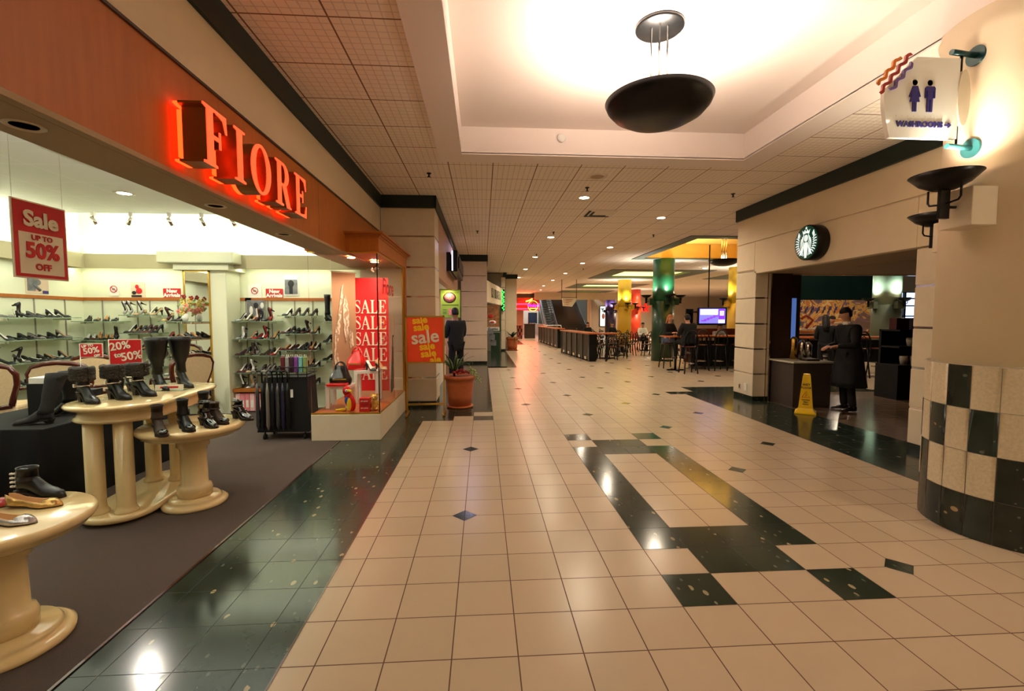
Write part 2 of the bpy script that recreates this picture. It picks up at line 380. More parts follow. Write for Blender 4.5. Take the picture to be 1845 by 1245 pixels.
def serif(ch):      # outlines of roman capitals in a unit-high box: (list of polygons, width)
    def arc(cx, cy, rx, ry, a0, a1, n=12): return [(cx + rx * math.cos(R(a0 + (a1 - a0) * i / n)), cy + ry * math.sin(R(a0 + (a1 - a0) * i / n))) for i in range(n + 1)]
    def ring(cx, cy, ro, rio, ri, rii, a0, a1, n=20):
        o_ = arc(cx, cy, ro, rio, a0, a1, n); i_ = arc(cx, cy, ri, rii, a0, a1, n)
        return [[o_[k], o_[k + 1], i_[k + 1], i_[k]] for k in range(n)]
    st = lambda x: [[(x, .06), (x + .19, .06), (x + .19, .94), (x, .94)], [(x - .11, 0), (x + .30, 0), (x + .30, .04), (x + .19, .06), (x, .06), (x - .11, .04)],
                    [(x - .11, .96), (x, .94), (x + .19, .94), (x + .30, .96), (x + .30, 1), (x - .11, 1)]]
    if ch == 'I': return st(.12), .42
    if ch == 'F': return st(.12) + [[(.42, .94), (.42, 1), (.74, 1), (.76, .70), (.72, .70), (.64, .90), (.5, .94)], [(.31, .48), (.31, .55), (.5, .55), (.5, .48)], [(.5, .36), (.5, .66), (.55, .66), (.55, .36)]], .78
    if ch == 'E': return serif('F')[0] + [[(.42, 0), (.74, 0), (.78, .30), (.74, .30), (.66, .10), (.5, .06), (.42, .06)]], .80
    if ch == 'L': return st(.12) + [[(.42, 0), (.70, 0), (.74, .30), (.70, .30), (.62, .10), (.5, .06), (.42, .06)]], .76
    if ch == 'O': return ring(.46, .5, .45, .52, .25, .46, 0, 360, 32), .92
    if ch == 'R': return st(.12) + ring(.42, .73, .32, .27, .13, .21, -90, 90, 12) + [[(.31, .46), (.42, .46), (.42, .52), (.31, .52)], [(.31, .94), (.42, .94), (.42, 1), (.31, 1)], [(.38, .47), (.58, .50), (.80, .04), (.86, .04), (.86, 0), (.62, 0)]], .88
    if ch == 'A': return [[(.08, .05), (.15, .05), (.45, .82), (.46, 1), (.42, 1)], [(.42, 1), (.52, 1), (.86, .05), (.66, .05), (.42, .80)], [(.22, .33), (.70, .33), (.70, .38), (.23, .38)], [(0, 0), (.24, 0), (.24, .05), (0, .05)], [(.58, 0), (.94, 0), (.94, .05), (.58, .05)]], .94
    if ch == 'S':
        out = []; pts = [(.56, .80), (.50, .93), (.34, .975), (.18, .91), (.13, .76), (.22, .62), (.40, .51), (.55, .38), (.58, .22), (.48, .07), (.30, .025), (.14, .09), (.08, .24)]
        wd = [.03, .05, .045, .07, .10, .13, .15, .13, .10, .07, .045, .05, .03]
        L_ = []; R_ = []
        for i, p in enumerate(pts):
            a = pts[max(i - 1, 0)]; b = pts[min(i + 1, len(pts) - 1)]; d = Vector((b[0] - a[0], b[1] - a[1])).normalized(); n = Vector((-d.y, d.x)) * wd[i] / 2
            L_.append((p[0] + n.x, p[1] + n.y)); R_.append((p[0] - n.x, p[1] - n.y))
        for i in range(len(pts) - 1): out.append([L_[i], L_[i + 1], R_[i + 1], R_[i]])
        out += [[(.57, .68), (.61, .68), (.61, .98), (.57, .98)], [(.04, .02), (.08, .02), (.08, .34), (.04, .34)]]
        return out, .66
    return [], .4
# ------------------------------------------------------------------ floor
mb = MB(); mb.quad((-1.8, -4, 0), (26, -4, 0), (26, 50, 0), (-1.8, 50, 0))
G = [(-3.42, -.5, -20, 18), (-.5, 1, 16, 17), (2, 3, 16, 17), (-.5, 2, 17, 18), (-3.42, 3, 18, 40), (-3.42, 6, 40, 64), (-3.42, 8, 64, 80), (-3.42, 10.5, 80, 110),
     (3, 5, 40, 41), (16, 20.2, -6, 24), (15, 16, 23, 24), (17, 30, 24, 26), (20, 40, 23.2, 24),
     (6, 10, 3, 4), (6, 10, 10, 11), (6, 7, 4, 10), (9, 10, 4, 10), (7, 9, 2, 3), (6, 7, 1, 2), (9, 10, 1, 2), (7, 9, 11, 12), (6, 7, 12, 13), (9, 10, 12, 13)]
mb.m(1)
for c0, c1, r0, r1 in G: mb.quad((cX(c0), rY(r0), .0008), (cX(c1), rY(r0), .0008), (cX(c1), rY(r1), .0008), (cX(c0), rY(r1), .0008))
for i in range(0, 16):
    c = 2 + 3 * i
    for r in range(-1, 118, 3):
        ok = (r % 6 == 5) if i % 2 == 0 else (r % 6 == 2)
        if not ok or (c == 2 and not 4 < r < 12) or (c == 5 and r < 19) or (c == 8 and r < 15) or (c >= 16 and r < 28) or (c == 14 and r < 10) or (c > 23 and r < 30): continue
        if c < 7 and r > 62: continue
        s = .32 * T; x, y = cX(c), rY(r)
        mb.quad((x - s, y, .0012), (x, y - s, .0012), (x + s, y, .0012), (x, y + s, .0012))
mb.m(2).quad((5.3, 4.0, .001), (12, 4.0, .001), (12, rY(23.2), .001), (5.3, rY(23.2), .001))
struct(mb.build('floor', ['tile', 'granite', 'lobby_tile']), 'beige square mall floor tiles with dark granite borders and inlay')
mb = MB(); mb.box(-7, -1.8, -4, 8.3, -.05, .004); struct(mb.build('floor', 'carpet'), 'grey brown shop carpet')
mb = MB(); mb.box(-1.815, -1.80, -4, 5.84, .0, .007); mb.box(-.915, -.905, -4, rY(16), 0, .003); struct(mb.build('trim_1', 'mahogany'))
# ------------------------------------------------------------------ main ceiling with openings
CZ = 3.65
holes = [(-.26, 3.46, .2, 6.0), (5.65, 9.0, 11.85, 15.9), (6.4, 9.5, 20.5, 23.5), (6.6, 9.6, 28.9, 31.4), (12.7, 15.6, 20.5, 23.5), (6.9, 9.4, 35.7, 36.8)]
xs = sorted({-1.75, 26, 4.3, 11.5} | {h[0] for h in holes} | {h[1] for h in holes}); ys = sorted({-4, 50, 37.9} | {h[2] for h in holes} | {h[3] for h in holes})
mb = MB()
for a, b in zip(xs, xs[1:]):
    for c, d in zip(ys, ys[1:]):
        mx, my = (a + b) / 2, (c + d) / 2
        if any(h[0] < mx < h[1] and h[2] < my < h[3] for h in holes) or (4.3 < mx < 11.5 and my > 37.9): continue
        mb.quad((a, c, CZ), (a, d, CZ), (b, d, CZ), (b, c, CZ))
struct(mb.build('ceiling', 'ceil'), 'beige acoustic tile ceiling with fine grid')
# coffer: smooth border, vertical sides, raised lid
mb = MB(); x0, x1, y0, y1 = -.26, 3.46, .2, 6.0; z1 = 3.98
for a in ((x0 - .30, x0, y0 - .3, y1 + .3), (x1, x1 + .32, y0 - .3, y1 + .3), (x0, x1, y1, y1 + .3), (x0, x1, y0 - .3, y0)): mb.box(a[0], a[1], a[2], a[3], CZ - .015, CZ + .01)
mb.box(x0 - .02, x0, y0, y1, CZ, z1); mb.box(x1, x1 + .02, y0, y1, CZ, z1); mb.box(x0, x1, y1, y1 + .02, CZ, z1); mb.box(x0, x1, y0 - .02, y0, CZ, z1)
mb.quad((x0, y0, z1), (x1, y0, z1), (x1, y1, z1), (x0, y1, z1))
struct(mb.build('ceiling', 'coffer'), 'raised pale ceiling coffer above the walkway')
def recess(x0, x1, y0, y1, side, top, frame='recess_frame', h=.5, litw=0):
    mb = MB(); f = .34 if h > .2 else .8
    for a in ((x0 - f, x0, y0 - f, y1 + f), (x1, x1 + f, y0 - f, y1 + f), (x0, x1, y1, y1 + f), (x0, x1, y0 - f, y0)): mb.box(a[0], a[1], a[2], a[3], CZ - .02, CZ + .01)
    mb.m(1)
    for a in ((x0 - .02, x0, y0, y1), (x1, x1 + .02, y0, y1), (x0, x1, y1, y1 + .02), (x0, x1, y0 - .02, y0)): mb.box(a[0], a[1], a[2], a[3], CZ, CZ + h)
    mb.m(2).quad((x0, y0, CZ + h), (x1, y0, CZ + h), (x1, y1, CZ + h), (x0, y1, CZ + h))
    struct(mb.build('ceiling', [frame, side, top]), 'coloured ceiling recess over the food court')
recess(5.65, 9.0, 11.85, 15.9, 'recess_yellow', 'recess_yellow')
recess(6.4, 9.5, 20.5, 23.5, 'recess_green', 'recess_light', 'recess_frame', .07); recess(6.6, 9.6, 28.9, 31.4, 'recess_green', 'recess_light', 'recess_frame', .07)
recess(12.7, 15.6, 20.5, 23.5, 'recess_green', 'recess_light', 'recess_frame', .07); recess(6.9, 9.4, 35.7, 36.8, 'recess_green', 'recess_light', 'recess_frame', .07)
area((7.3, 13.9, 3.72), .9, 22, (1, .84, .52), rot=(180, 0, 0))
# ------------------------------------------------------------------ left side of the corridor
mb = MB(); mb.box(-1.9, -1.75, -4, 8.1, 2.95, 3.65); struct(mb.build('wall_left', 'drywall'), 'beige bulkhead above the shoe shop opening')
mb = MB()
for a in ((-1.75, -1.72, -4, 8.1), (-1.72, -.80, 8.07, 8.1), (-.82, -.79, 8.07, 15.48), (-.80, .17, 15.45, 15.48), (.15, .18, 15.5, 17), (.95, 1.12, 21.4, 21.44), (1.1, 1.7, 22.3, 22.34)): mb.box(*a, 3.44, 3.65)
mb.box(4.99, 5.03, -4, 8.87, 3.43, 3.65); mb.box(5.03, 12, 8.85, 8.89, 3.43, 3.65); mb.box(2.9, 4.95, 39.93, 39.97, 3.3, 3.65)
struct(mb.build('trim_2', 'band'), 'dark green band below the ceiling')
mb = MB()
mb.box(-1.73, -1.68, -4, 8.1, 2.36, 2.95)
for y in (-2.0, -.8, .4, 1.6, 2.14): pass
o = struct(mb.build('wall_left', 'orange_wood'), 'orange veneer fascia above the shoe shop opening')
mb = MB()
for y in (-1.3, .45, 1.72, 4.9): mb.box(-1.6805, -1.6795, y, y + .006, 2.36, 2.95)
mb.box(-1.695, -1.665, -4, 8.1, 2.95, 2.965); struct(mb.build('trim_3', 'dark_wood'))
mb = MB(); mb.box(-2.02, -1.735, -4, 5.9, 2.34, 2.95); mb.box(-1.72, -1.675, -4, 5.9, 2.335, 2.36); struct(mb.build('ceiling', 'soffit'), 'beige soffit strip under the fascia')
def pilaster(x0, x1, y0, y1, zt=3.45, first=.08, cut=(.5, .97, 1.44, 1.92, 2.43, 2.96)):
    zs = [first] + [c for c in cut if c < zt] + [zt]; mb = MB(); g = .012
    for a, b in zip(zs, zs[1:]): mb.bev(x0, x1, y0, y1, a + (g if a > first else 0), b - g, .008)
    o = struct(mb.build('wall_pilaster', 'panel'), 'cream panelled pilaster with chrome reveals')
    mb = MB()
    mb.box(x0 + .02, x1 - .02, y0 + .02, y1 - .02, 0, zt - .02); mb.build('core', 'panel', o) if 0 else None
    mb2 = MB(); 
    for c in cut[:-1]:
        if c < zt: mb2.box(x0 + .006, x1 - .006, y0 + .006, y1 - .006, c - .018, c + .018)
    mb2.build('chrome_strip', 'chrome', o); mb3 = MB(); mb3.box(x0 + .01, x1 - .01, y0 + .01, y1 - .01, 0, first); mb3.build('plinth', 'granite_wall', o)
    mb4 = MB(); mb4.box(x0 + .02, x1 - .02, y0 + .02, y1 - .02, .02, zt); mb4.build('core', 'soffit', o)
    return o
pilaster(-1.74, -.82, 8.1, 8.75); pilaster(-.72, .15, 15.5, 16.2); pilaster(.86, 1.06, 21.45, 22.2)
mb = MB(); mb.box(1.12, 1.66, 22.35, 23.6, 0, 3.45); mb.box(1.0, 1.2, 23.6, 40, 0, 3.65); struct(mb.build('wall_left', 'panel'))
# food shop beyond the first pilaster
mb = MB(); mb.box(-.95, -.82, 8.75, 15.5, 2.32, 3.45); mb.box(-.95, -.82, 12.4, 15.5, 0, 2.32); mb.box(-4, -.95, 12.4, 12.5, 0, 2.5); mb.box(-4, -3.9, 8.3, 12.4, 0, 2.5)
struct(mb.build('wall_left', 'pink_wall'), 'wall of the takeaway shop between the pilasters')
mb = MB(); mb.box(-4, -.95, 8.3, 12.4, 2.32, 2.4); struct(mb.build('ceiling', 'shop_white'))
area((-1.5, 10.4, 2.30), .5, 20, (.86, .78, 1), sy=3); area((-.9, 12.2, 2.30), .1, 5, (1, .72, .4))
area((-.35, 12.7, 3.5), .25, 14, (.78, .68, 1))
# second food shop, fascia turned towards the walkway
def slab(p, q, z0, z1, th, m, name, lab=None):
    d = Vector((q[0] - p[0], q[1] - p[1], 0)).normalized(); n = Vector((d.y, -d.x, 0)) * th; mb = MB()
    P_ = Vector((p[0], p[1], 0)); Q_ = Vector((q[0], q[1], 0)); vs = []
    for a in (P_, Q_, Q_ - n, P_ - n): vs += [a + Vector((0, 0, z0)), a + Vector((0, 0, z1))]
    mb.add(vs, [(0, 2, 3, 1), (2, 4, 5, 3), (4, 6, 7, 5), (6, 0, 1, 7), (0, 6, 4, 2), (1, 3, 5, 7)])
    return struct(mb.build(name, m), lab)
slab((.16, 16.6), (.92, 21.4), 2.12, 2.9, .2, 'panel', 'wall_left', 'sloping pale fascia of the second takeaway')
mb = MB(); mb.box(-3, .9, 21.5, 21.6, 0, 3.6); mb.box(-3, .16, 16.2, 16.3, 2.9, 3.6); struct(mb.build('wall_left', 'grey_wall'))
area((.3, 19, 2.9), .4, 9, (1, .92, .8))
# left return walls of the far end
mb = MB(); mb.box(2.85, 4.95, 40, 40.4, 2.2, 3.3); struct(mb.build('wall_back', 'red_wall'), 'red lit bulkhead carrying the neon sign')
mb = MB(); mb.box(1.0, 3.6, 40.5, 40.6, 0, 2.2); struct(mb.build('wall_back', 'pink_wall'))
mb = MB(); mb.box(3.6, 5.6, 46, 46.2, 0, 3.65); mb.box(5.0, 5.15, 37.2, 46, 0, 1.0); struct(mb.build('wall_back', 'wall'), 'pale end wall with the dark exit door')
area((3.8, 39.6, 2.6), 2.0, 150, (1, .16, .07), rot=(-125, 0, 0), sy=.5); area((4.5, 43.5, 3.5), .5, 110, (.9, .85, 1))
# far right walls
mb = MB(); mb.box(11, 26, 46, 46.2, 0, 3.65); mb.box(26, 26.2, 8, 50, 0, 3.65); struct(mb.build('wall_back', 'wall'))
slab((8.95, 38), (11.0, 46), 0, 3.65, .2, 'pink_wall', 'wall_right', 'pinkish wall beside the stairs')
mb = MB(); mb.box(4.3, 11.5, 37.9, 38.05, 3.05, 3.65); struct(mb.build('wall_back', 'wall')); mb = MB(); mb.box(4.3, 11.5, 49.9, 50, 0, 8); mb.box(4.2, 4.3, 38, 50, 3.65, 8); mb.box(11.5, 11.6, 38, 50, 3.65, 8); mb.box(4.3, 11.5, 38, 50, 8, 8.1)
struct(mb.build('wall_back', 'grey_wall'), 'grey green stairwell wall')
area((7, 43, 7.6), 1.6, 420, (.75, .92, 1)); area((8.2, 40, 3.3), .4, 90, (1, .66, .48), rot=(0, -50, 0))
# closing walls behind the viewer
mb = MB(); mb.box(-7, 26, -4.2, -4, 0, 3.65); struct(mb.build('wall_back', 'drywall'))
# ------------------------------------------------------------------ right side: coffee shop front
mb = MB()
def pan(y0, y1, z0, z1): mb.bev(5.03, 5.16, y0, y1, z0, z1, .006)
pan(8.26, 8.85, 2.45, 2.95); pan(5.07, 8.255, 2.37, 2.95); pan(2.0, 8.85, 2.965, 3.44); pan(-4, 5.065, 2.37, 2.95); pan(-4, 1.99, 2.965, 3.44)
mb.box(5.05, 5.14, -4, 8.84, 2.38, 3.44)
struct(mb.build('wall_right', 'drywall'), 'beige panelled fascia above the coffee shop opening')
pilaster(5.03, 5.27, 8.2, 8.85, zt=2.43, cut=(.5, .97, 1.44, 1.92, 2.96)); pilaster(5.03, 5.30, 4.25, 5.06, zt=2.36, cut=(.5, .97, 1.44, 1.92, 2.96))
mb = MB(); mb.box(5.05, 5.2, -4, 4.25, 0, 2.4); struct(mb.build('wall_right', 'drywall'))
mb = MB(); mb.box(5.16, 12, 4, 8.25, 2.37, 2.62); mb.box(5.16, 12, 8.1, 8.85, 2.62, 3.65); struct(mb.build('ceiling', 'soffit'), 'low soffit inside the coffee shop opening')
mb = MB(); mb.lathe([(1.0, 0), (1.0, .01)], c=(7.4, 6.7, 2.362), sx=1.5, sy=1.0, seg=40, smooth=False); struct(mb.build('trim_4', 'soffit'))
mb = MB(); mb.box(5.27, 5.74, 8.2, 8.75, 0, 2.37); mb.box(5.74, 5.98, 8.3, 8.7, 0, 2.37); mb.box(9.4, 9.5, 4, 9.3, 0, 2.4); mb.box(5.3, 9.4, 3.9, 4.0, 0, 2.4); struct(mb.build('wall_right', 'dark_wood'), 'dark brown partition inside the coffee shop')
mb = MB(); mb.box(5.275, 5.30, 8.12, 8.2, 0, 2.37); mb.box(5.16, 12, 8.24, 8.3, 2.35, 2.38); struct(mb.build('trim_5', 'chrome'))
# far room seen through the opening
mb = MB(); mb.box(11.2, 16.9, 18, 18.2, 2.28, 3.65); struct(mb.build('wall_right', 'dark_teal')); mb = MB(); mb.box(16.4, 26, 18, 18.2, 2.62, 3.65); mb.box(16.4, 26, 18, 18.2, 0, .7); struct(mb.build('wall_right', 'grey_wall'))
mb = MB(); mb.box(9.5, 16.9, 18.0, 18.1, 0, .9); struct(mb.build('wall_right', 'dark_wood'))
mb = MB(); mb.box(16.2, 16.9, 17.9, 18.1, .9, 2.28); mb.box(9.5, 12.0, 18.0, 18.1, .9, 2.28) if 0 else None; struct(mb.build('wall_right', 'mosaic_orange'))
mb = MB(); mb.box(10, 26, 14.2, 14.5, 3.1, 3.65); struct(mb.build('trim_6', 'dark_teal'))
for k, (a, b) in enumerate(((16.95, 18.1), (18.2, 19.4), (19.5, 21.0), (21.1, 22.6))):
    mb = MB(); mb.box(a, b, 18.12, 18.16, .7, 2.62); wn_ = struct(mb.build('window_%d' % (k + 1), 'window_glow'), 'daylit window with black glazing bars')
    m2 = MB()
    for x in (a, (a + b) / 2, b): m2.box(x - .04, x + .04, 18.02, 18.12, .7, 2.62)
    for z in (.7, 1.2, 1.62, 2.05, 2.35, 2.62): m2.box(a, b, 18.04, 18.12, z - .025, z + .025)
    m2.build('glazing_bars', 'black_matte', wn_)
# ------------------------------------------------------------------ shoe shop shell
mb = MB(); mb.box(-7, -2.05, -4, 7.0, 3.05, 3.12); struct(mb.build('ceiling', 'shop_ceil'), 'white grid ceiling of the shoe shop')
mb = MB(); mb.box(-7, -1.9, 7.0, 8.3, 3.32, 3.4); mb.box(-7, -1.9, 6.98, 7.0, 3.05, 3.4); struct(mb.build('ceiling', 'shop_white'))
mb = MB(); mb.box(-2.05, -1.76, -4, 8.1, 2.96, 3.4); struct(mb.build('wall_right', 'shop_white'))
mb = MB(); mb.box(-6.7, -6.6, -4, 8.15, 0, 3.4); struct(mb.build('wall_left', 'shop_wall'), 'cream shop wall with glass shoe shelves')
mb = MB(); mb.box(-6.7, -1.76, 8.05, 8.15, 0, 3.4); struct(mb.build('wall_back', 'shop_wall'), 'cream back wall of the shoe shop')
mb = MB(); mb.box(-6.6, -1.9, 7.68, 7.74, 2.34, 2.56); mb.box(-6.3, -6.24, -1, 7.68, 2.34, 2.56); mb.box(-6.6, -1.9, 7.74, 8.05, 2.5, 2.56); mb.box(-6.6, -6.3, -1, 7.7, 2.5, 2.56)
struct(mb.build('trim_7', 'valance'), 'beige light valance around the shop wall')
for i, (a, b) in enumerate(((-6.5, -5.9), (-5.75, -5.2), (-3.85, -3.3), (-3.2, -2.6), (-2.5, -2.0))):
    mb = MB(); mb.box(a, b, 7.80, 7.86, 2.38, 2.42)
    tag(mb.build('strip_light', 'bright_strip'), 'fluorescent strip light behind the valance, %s along the back wall' % ['leftmost', 'second from the left', 'right of mirrored column', 'above the right-hand picture', 'farthest right, behind the display case'][i], 'light', 'strip lights behind the valance')
mb = MB(); mb.box(-6.58, -3.9, 8.03, 8.05, 1.84, 1.89); mb.box(-4.0, -2.0, 8.03, 8.05, 1.84, 1.89); mb.box(-6.6, -6.58, -1, 8.05, 1.84, 1.89)
struct(mb.build('trim_8', 'orange_wood'), 'orange wooden rail above the shoe shelves')
mb = MB()
for x in (-6.3, -5.75, -5.55, -5.1, -4.9, -4.0, -3.64, -3.58, -3.2, -2.9, -2.5): mb.box(x, x + .012, 8.035, 8.05, .35, 1.84)
for y in (4.2, 4.9, 5.6, 6.3, 6.5, 7.2, 7.7): mb.box(-6.6, -6.585, y, y + .012, .35, 1.84)
struct(mb.build('trim_9', 'grey_wall'))
# mirrored column of the shop
mb = MB(); mb.bev(-4.72, -4.08, 7.62, 8.05, 0, 2.34, .01); mb.bev(-4.82, -3.98, 7.52, 8.05, 2.30, 2.40, .01); mb.bev(-5.0, -3.86, 7.42, 8.05, 2.40, 2.58, .02)
struct(mb.build('wall_column', 'shop_wall'), 'cream shop column with stepped capital')
# ------------------------------------------------------------------ round foreground column with stone cladding
CXc, CYc = 3.95, 3.08
mb = MB(); mb.lathe([(.51, 0), (.51, 3.3), (.53, 3.5), (.57, 3.65)], c=(CXc, CYc, 0), seg=96); colu = struct(mb.build('wall_column', 'drywall'), 'round cream column with chequered stone cladding')
rows = [(0, .305), (.305, .61), (.61, .915), (.915, 1.22)]; mb = MB(); NT = 22; da = 2 * PI / NT; rc = .545
for ri, (a, b) in enumerate(rows):
    for k in range(NT):
        j = k - 2; a0 = R(158.3) + j * da
        isd = ri == 0 or (ri == 1 and j % 4 == 3) or (ri == 2 and j % 2 == 0) or (ri == 3 and j % 4 == 1)
        mb.m(1 if isd else 0); g = .004
        ri_ = [Vector((CXc + rc * math.cos(a0 + g + (da - 2 * g) * t / 6), CYc + rc * math.sin(a0 + g + (da - 2 * g) * t / 6), a + .002)) for t in range(7)]
        ro_ = [p + Vector((0, 0, b - a - .004)) for p in ri_]
        mb.add(ri_ + ro_, [(t, t + 1, t + 8, t + 7) for t in range(6)], True)
        def inn(p): return Vector((CXc, CYc, p.z)) + Vector((p.x - CXc, p.y - CYc, 0)) * (.50 / rc)
        mb.add([ro_[0], ro_[6], inn(ro_[6]), inn(ro_[0])], [(0, 1, 2, 3)])
mb.build('stone_cladding', ['terrazzo', 'granite_wall'], colu)
mb = MB(); mb.lathe([(.538, 0), (.538, 1.222), (.50, 1.222)], c=(CXc, CYc, 0), seg=72, cap=False); mb.build('grout', 'grout', colu)
# ------------------------------------------------------------------ footwear
def interp(t, xs, ys):
    if t <= xs[0]: return ys[0]
    for i in range(len(xs) - 1):
        if t <= xs[i + 1]: k = (t - xs[i]) / (xs[i + 1] - xs[i]); k = k * k * (3 - 2 * k); return ys[i] + (ys[i + 1] - ys[i]) * k
    return ys[-1]
def shoe_mb(kind, L=.24):      # heel at x=0, toe towards +x; slots: 0 upper, 1 inside, 2 heel and sole
    hh = {'pump': .085, 'kitten': .05, 'flat': .012, 'stiletto': .10}[kind]; mb = MB(); N = 15; rs = []
    for i in range(N):
        t = i / (N - 1); s = hh * (1 - interp(t, [.12, .66], [0, 1])); wd = interp(t, [0, .12, .35, .7, .9, 1], [.012, .026, .024, .039, .026, .006])
        th = interp(t, [0, .3, .6, .85, 1], [.058, .036, .030, .022, .012]); x = t * L * (1 - .12 * hh / .1); op = t < .66
        bulge = 0 if op else .014 * math.sin(PI * min(1, (t - .62) / .38)) + .003
        ins = s + (.006 if op else th + bulge); c = [(-wd * .86, s + .001), (-wd, s + .008), (-wd * .9, s + th)]
        inner = [(-wd * .72, s + th), (-wd * .62, ins if op else s + th + bulge * .8), (0, ins if op else s + th + bulge), (wd * .62, ins if op else s + th + bulge * .8), (wd * .72, s + th)]
        ring = c + inner + [(wd * .9, s + th), (wd, s + .008), (wd * .86, s + .001)]
        rs.append([Vector((x, y, z)) for y, z in ring])
    n = 11; vs = [p for r in rs for p in r]; base = len(mb.v)
    fo, fi = [], []
    for i in range(N - 1):
        for j in range(n):
            k = (j + 1) % n; q = (i * n + j, i * n + k, (i + 1) * n + k, (i + 1) * n + j)
            (fi if (2 <= j <= 7 and i / (N - 1) < .60) else fo).append(q)
    mb.m(0).add(vs, fo + [tuple(range(n))[::-1], tuple(range((N - 1) * n, N * n))], True); mb.m(1).add(vs, fi, True); mb.m(2)
    if hh > .03:
        a = .006 if kind == 'stiletto' else (.008 if kind == 'pump' else .010)
        mb.rings([[Vector((x0, -w0, z)), Vector((x1, -w0, z)), Vector((x1, w0, z)), Vector((x0, w0, z))] for x0, x1, w0, z in ((.004, .004 + 2 * a, a, 0), (.006, .012 + 2 * a, a * 1.1, hh * .55), (.0, .05, .022, hh + .004))], smooth=False)
    mb.m(2)
    sr = []
    for i in range(N):
        t = i / (N - 1); s = hh * (1 - interp(t, [.12, .66], [0, 1])); wd = interp(t, [0, .12, .35, .7, .9, 1], [.012, .026, .024, .039, .026, .006]) * 1.02; x = t * L * (1 - .12 * hh / .1)
        sr.append([Vector((x, -wd, s)), Vector((x, wd, s)), Vector((x, wd, s + .004)), Vector((x, -wd, s + .004))])
    mb.rings(sr, smooth=False); return mb
def boot_mb(h, L=.26, heel=.06, wtop=.07, lean=0):      # closed foot with shaft
    mb = MB(); N = 12; rs = []
    for i in range(N):
        t = i / (N - 1); s = heel * (1 - interp(t, [.15, .62], [0, 1])) + .004; wd = interp(t, [0, .1, .35, .7, .9, 1], [.018, .034, .03, .043, .03, .008])
        th = interp(t, [0, .2, .42, .7, .9, 1], [.12, .12, .09, .05, .036, .014]); x = t * L
        rs.append([Vector((x, wd * math.cos(a) * (1 if math.sin(a) < 0 else .9), s + th / 2 + th / 2 * math.sin(a))) for a in [2 * PI * k / 12 for k in range(12)]])
    mb.m(0).rings(rs)
    sh = []
    for k in range(9):
        t = k / 8; z = heel + .06 + (h - heel - .06) * t; rx = interp(t, [0, .2, .6, 1], [.055, .046, wtop * .82, wtop]); ry = rx * .78
        sh.append([Vector((.052 + lean * t + rx * math.cos(a), ry * math.sin(a), z)) for a in [2 * PI * q / 16 for q in range(16)]])
    top = [Vector((p.x * .9 + .1 * (.052 + lean), p.y * .88, p.z - .002)) for p in sh[-1]]; mb.rings(sh + [top, [Vector((p.x, p.y, p.z - .05)) for p in top]])
    mb.m(1); mb.rings([[Vector((x0, -w0, z)), Vector((x1, -w0, z)), Vector((x1, w0, z)), Vector((x0, w0, z))] for x0, x1, w0, z in ((.006, .04, .015, 0), (.006, .045, .018, heel * .5), (.0, .075, .030, heel + .012))], smooth=False)
    sr = []
    for i in range(N):
        t = i / (N - 1); s = heel * (1 - interp(t, [.15, .62], [0, 1])); wd = interp(t, [0, .1, .35, .7, .9, 1], [.018, .034, .03, .043, .03, .010]); sr.append([Vector((t * L, -wd, s)), Vector((t * L, wd, s)), Vector((t * L, wd, s + .010)), Vector((t * L, -wd, s + .010))])
    mb.rings(sr, smooth=False); return mb
SHM = {}
def shoe_mesh(kind, colr, ins):
    k = (kind, colr, ins)
    if k not in SHM: o = shoe_mb(kind).build('shoe', ['shoe_' + colr, 'insole_' + ins, 'sole']); SHM[k] = o.data; bpy.data.objects.remove(o)
    return SHM[k]
KN = {'pump': 'high heeled pump', 'kitten': 'low heeled pump', 'flat': 'flat slip-on shoe', 'stiletto': 'stiletto court shoe'}
ORD = ['first', 'second', 'third', 'fourth', 'fifth', 'sixth', 'seventh', 'eighth', 'ninth', 'tenth', 'eleventh']
used_labels = set()
def shoe(kind, colr, ins, loc, rz, label, group, tilt=0, sc_=1):
    o = bpy.data.objects.new('shoe', shoe_mesh(kind, colr, ins)); COL.objects.link(o); o.location = loc; o.rotation_euler = (0, -tilt, rz); o.scale = (sc_,) * 3
    assert label not in used_labels, label
    used_labels.add(label); return tag(o, label, 'shoe', group)
rnd = random.Random(7)
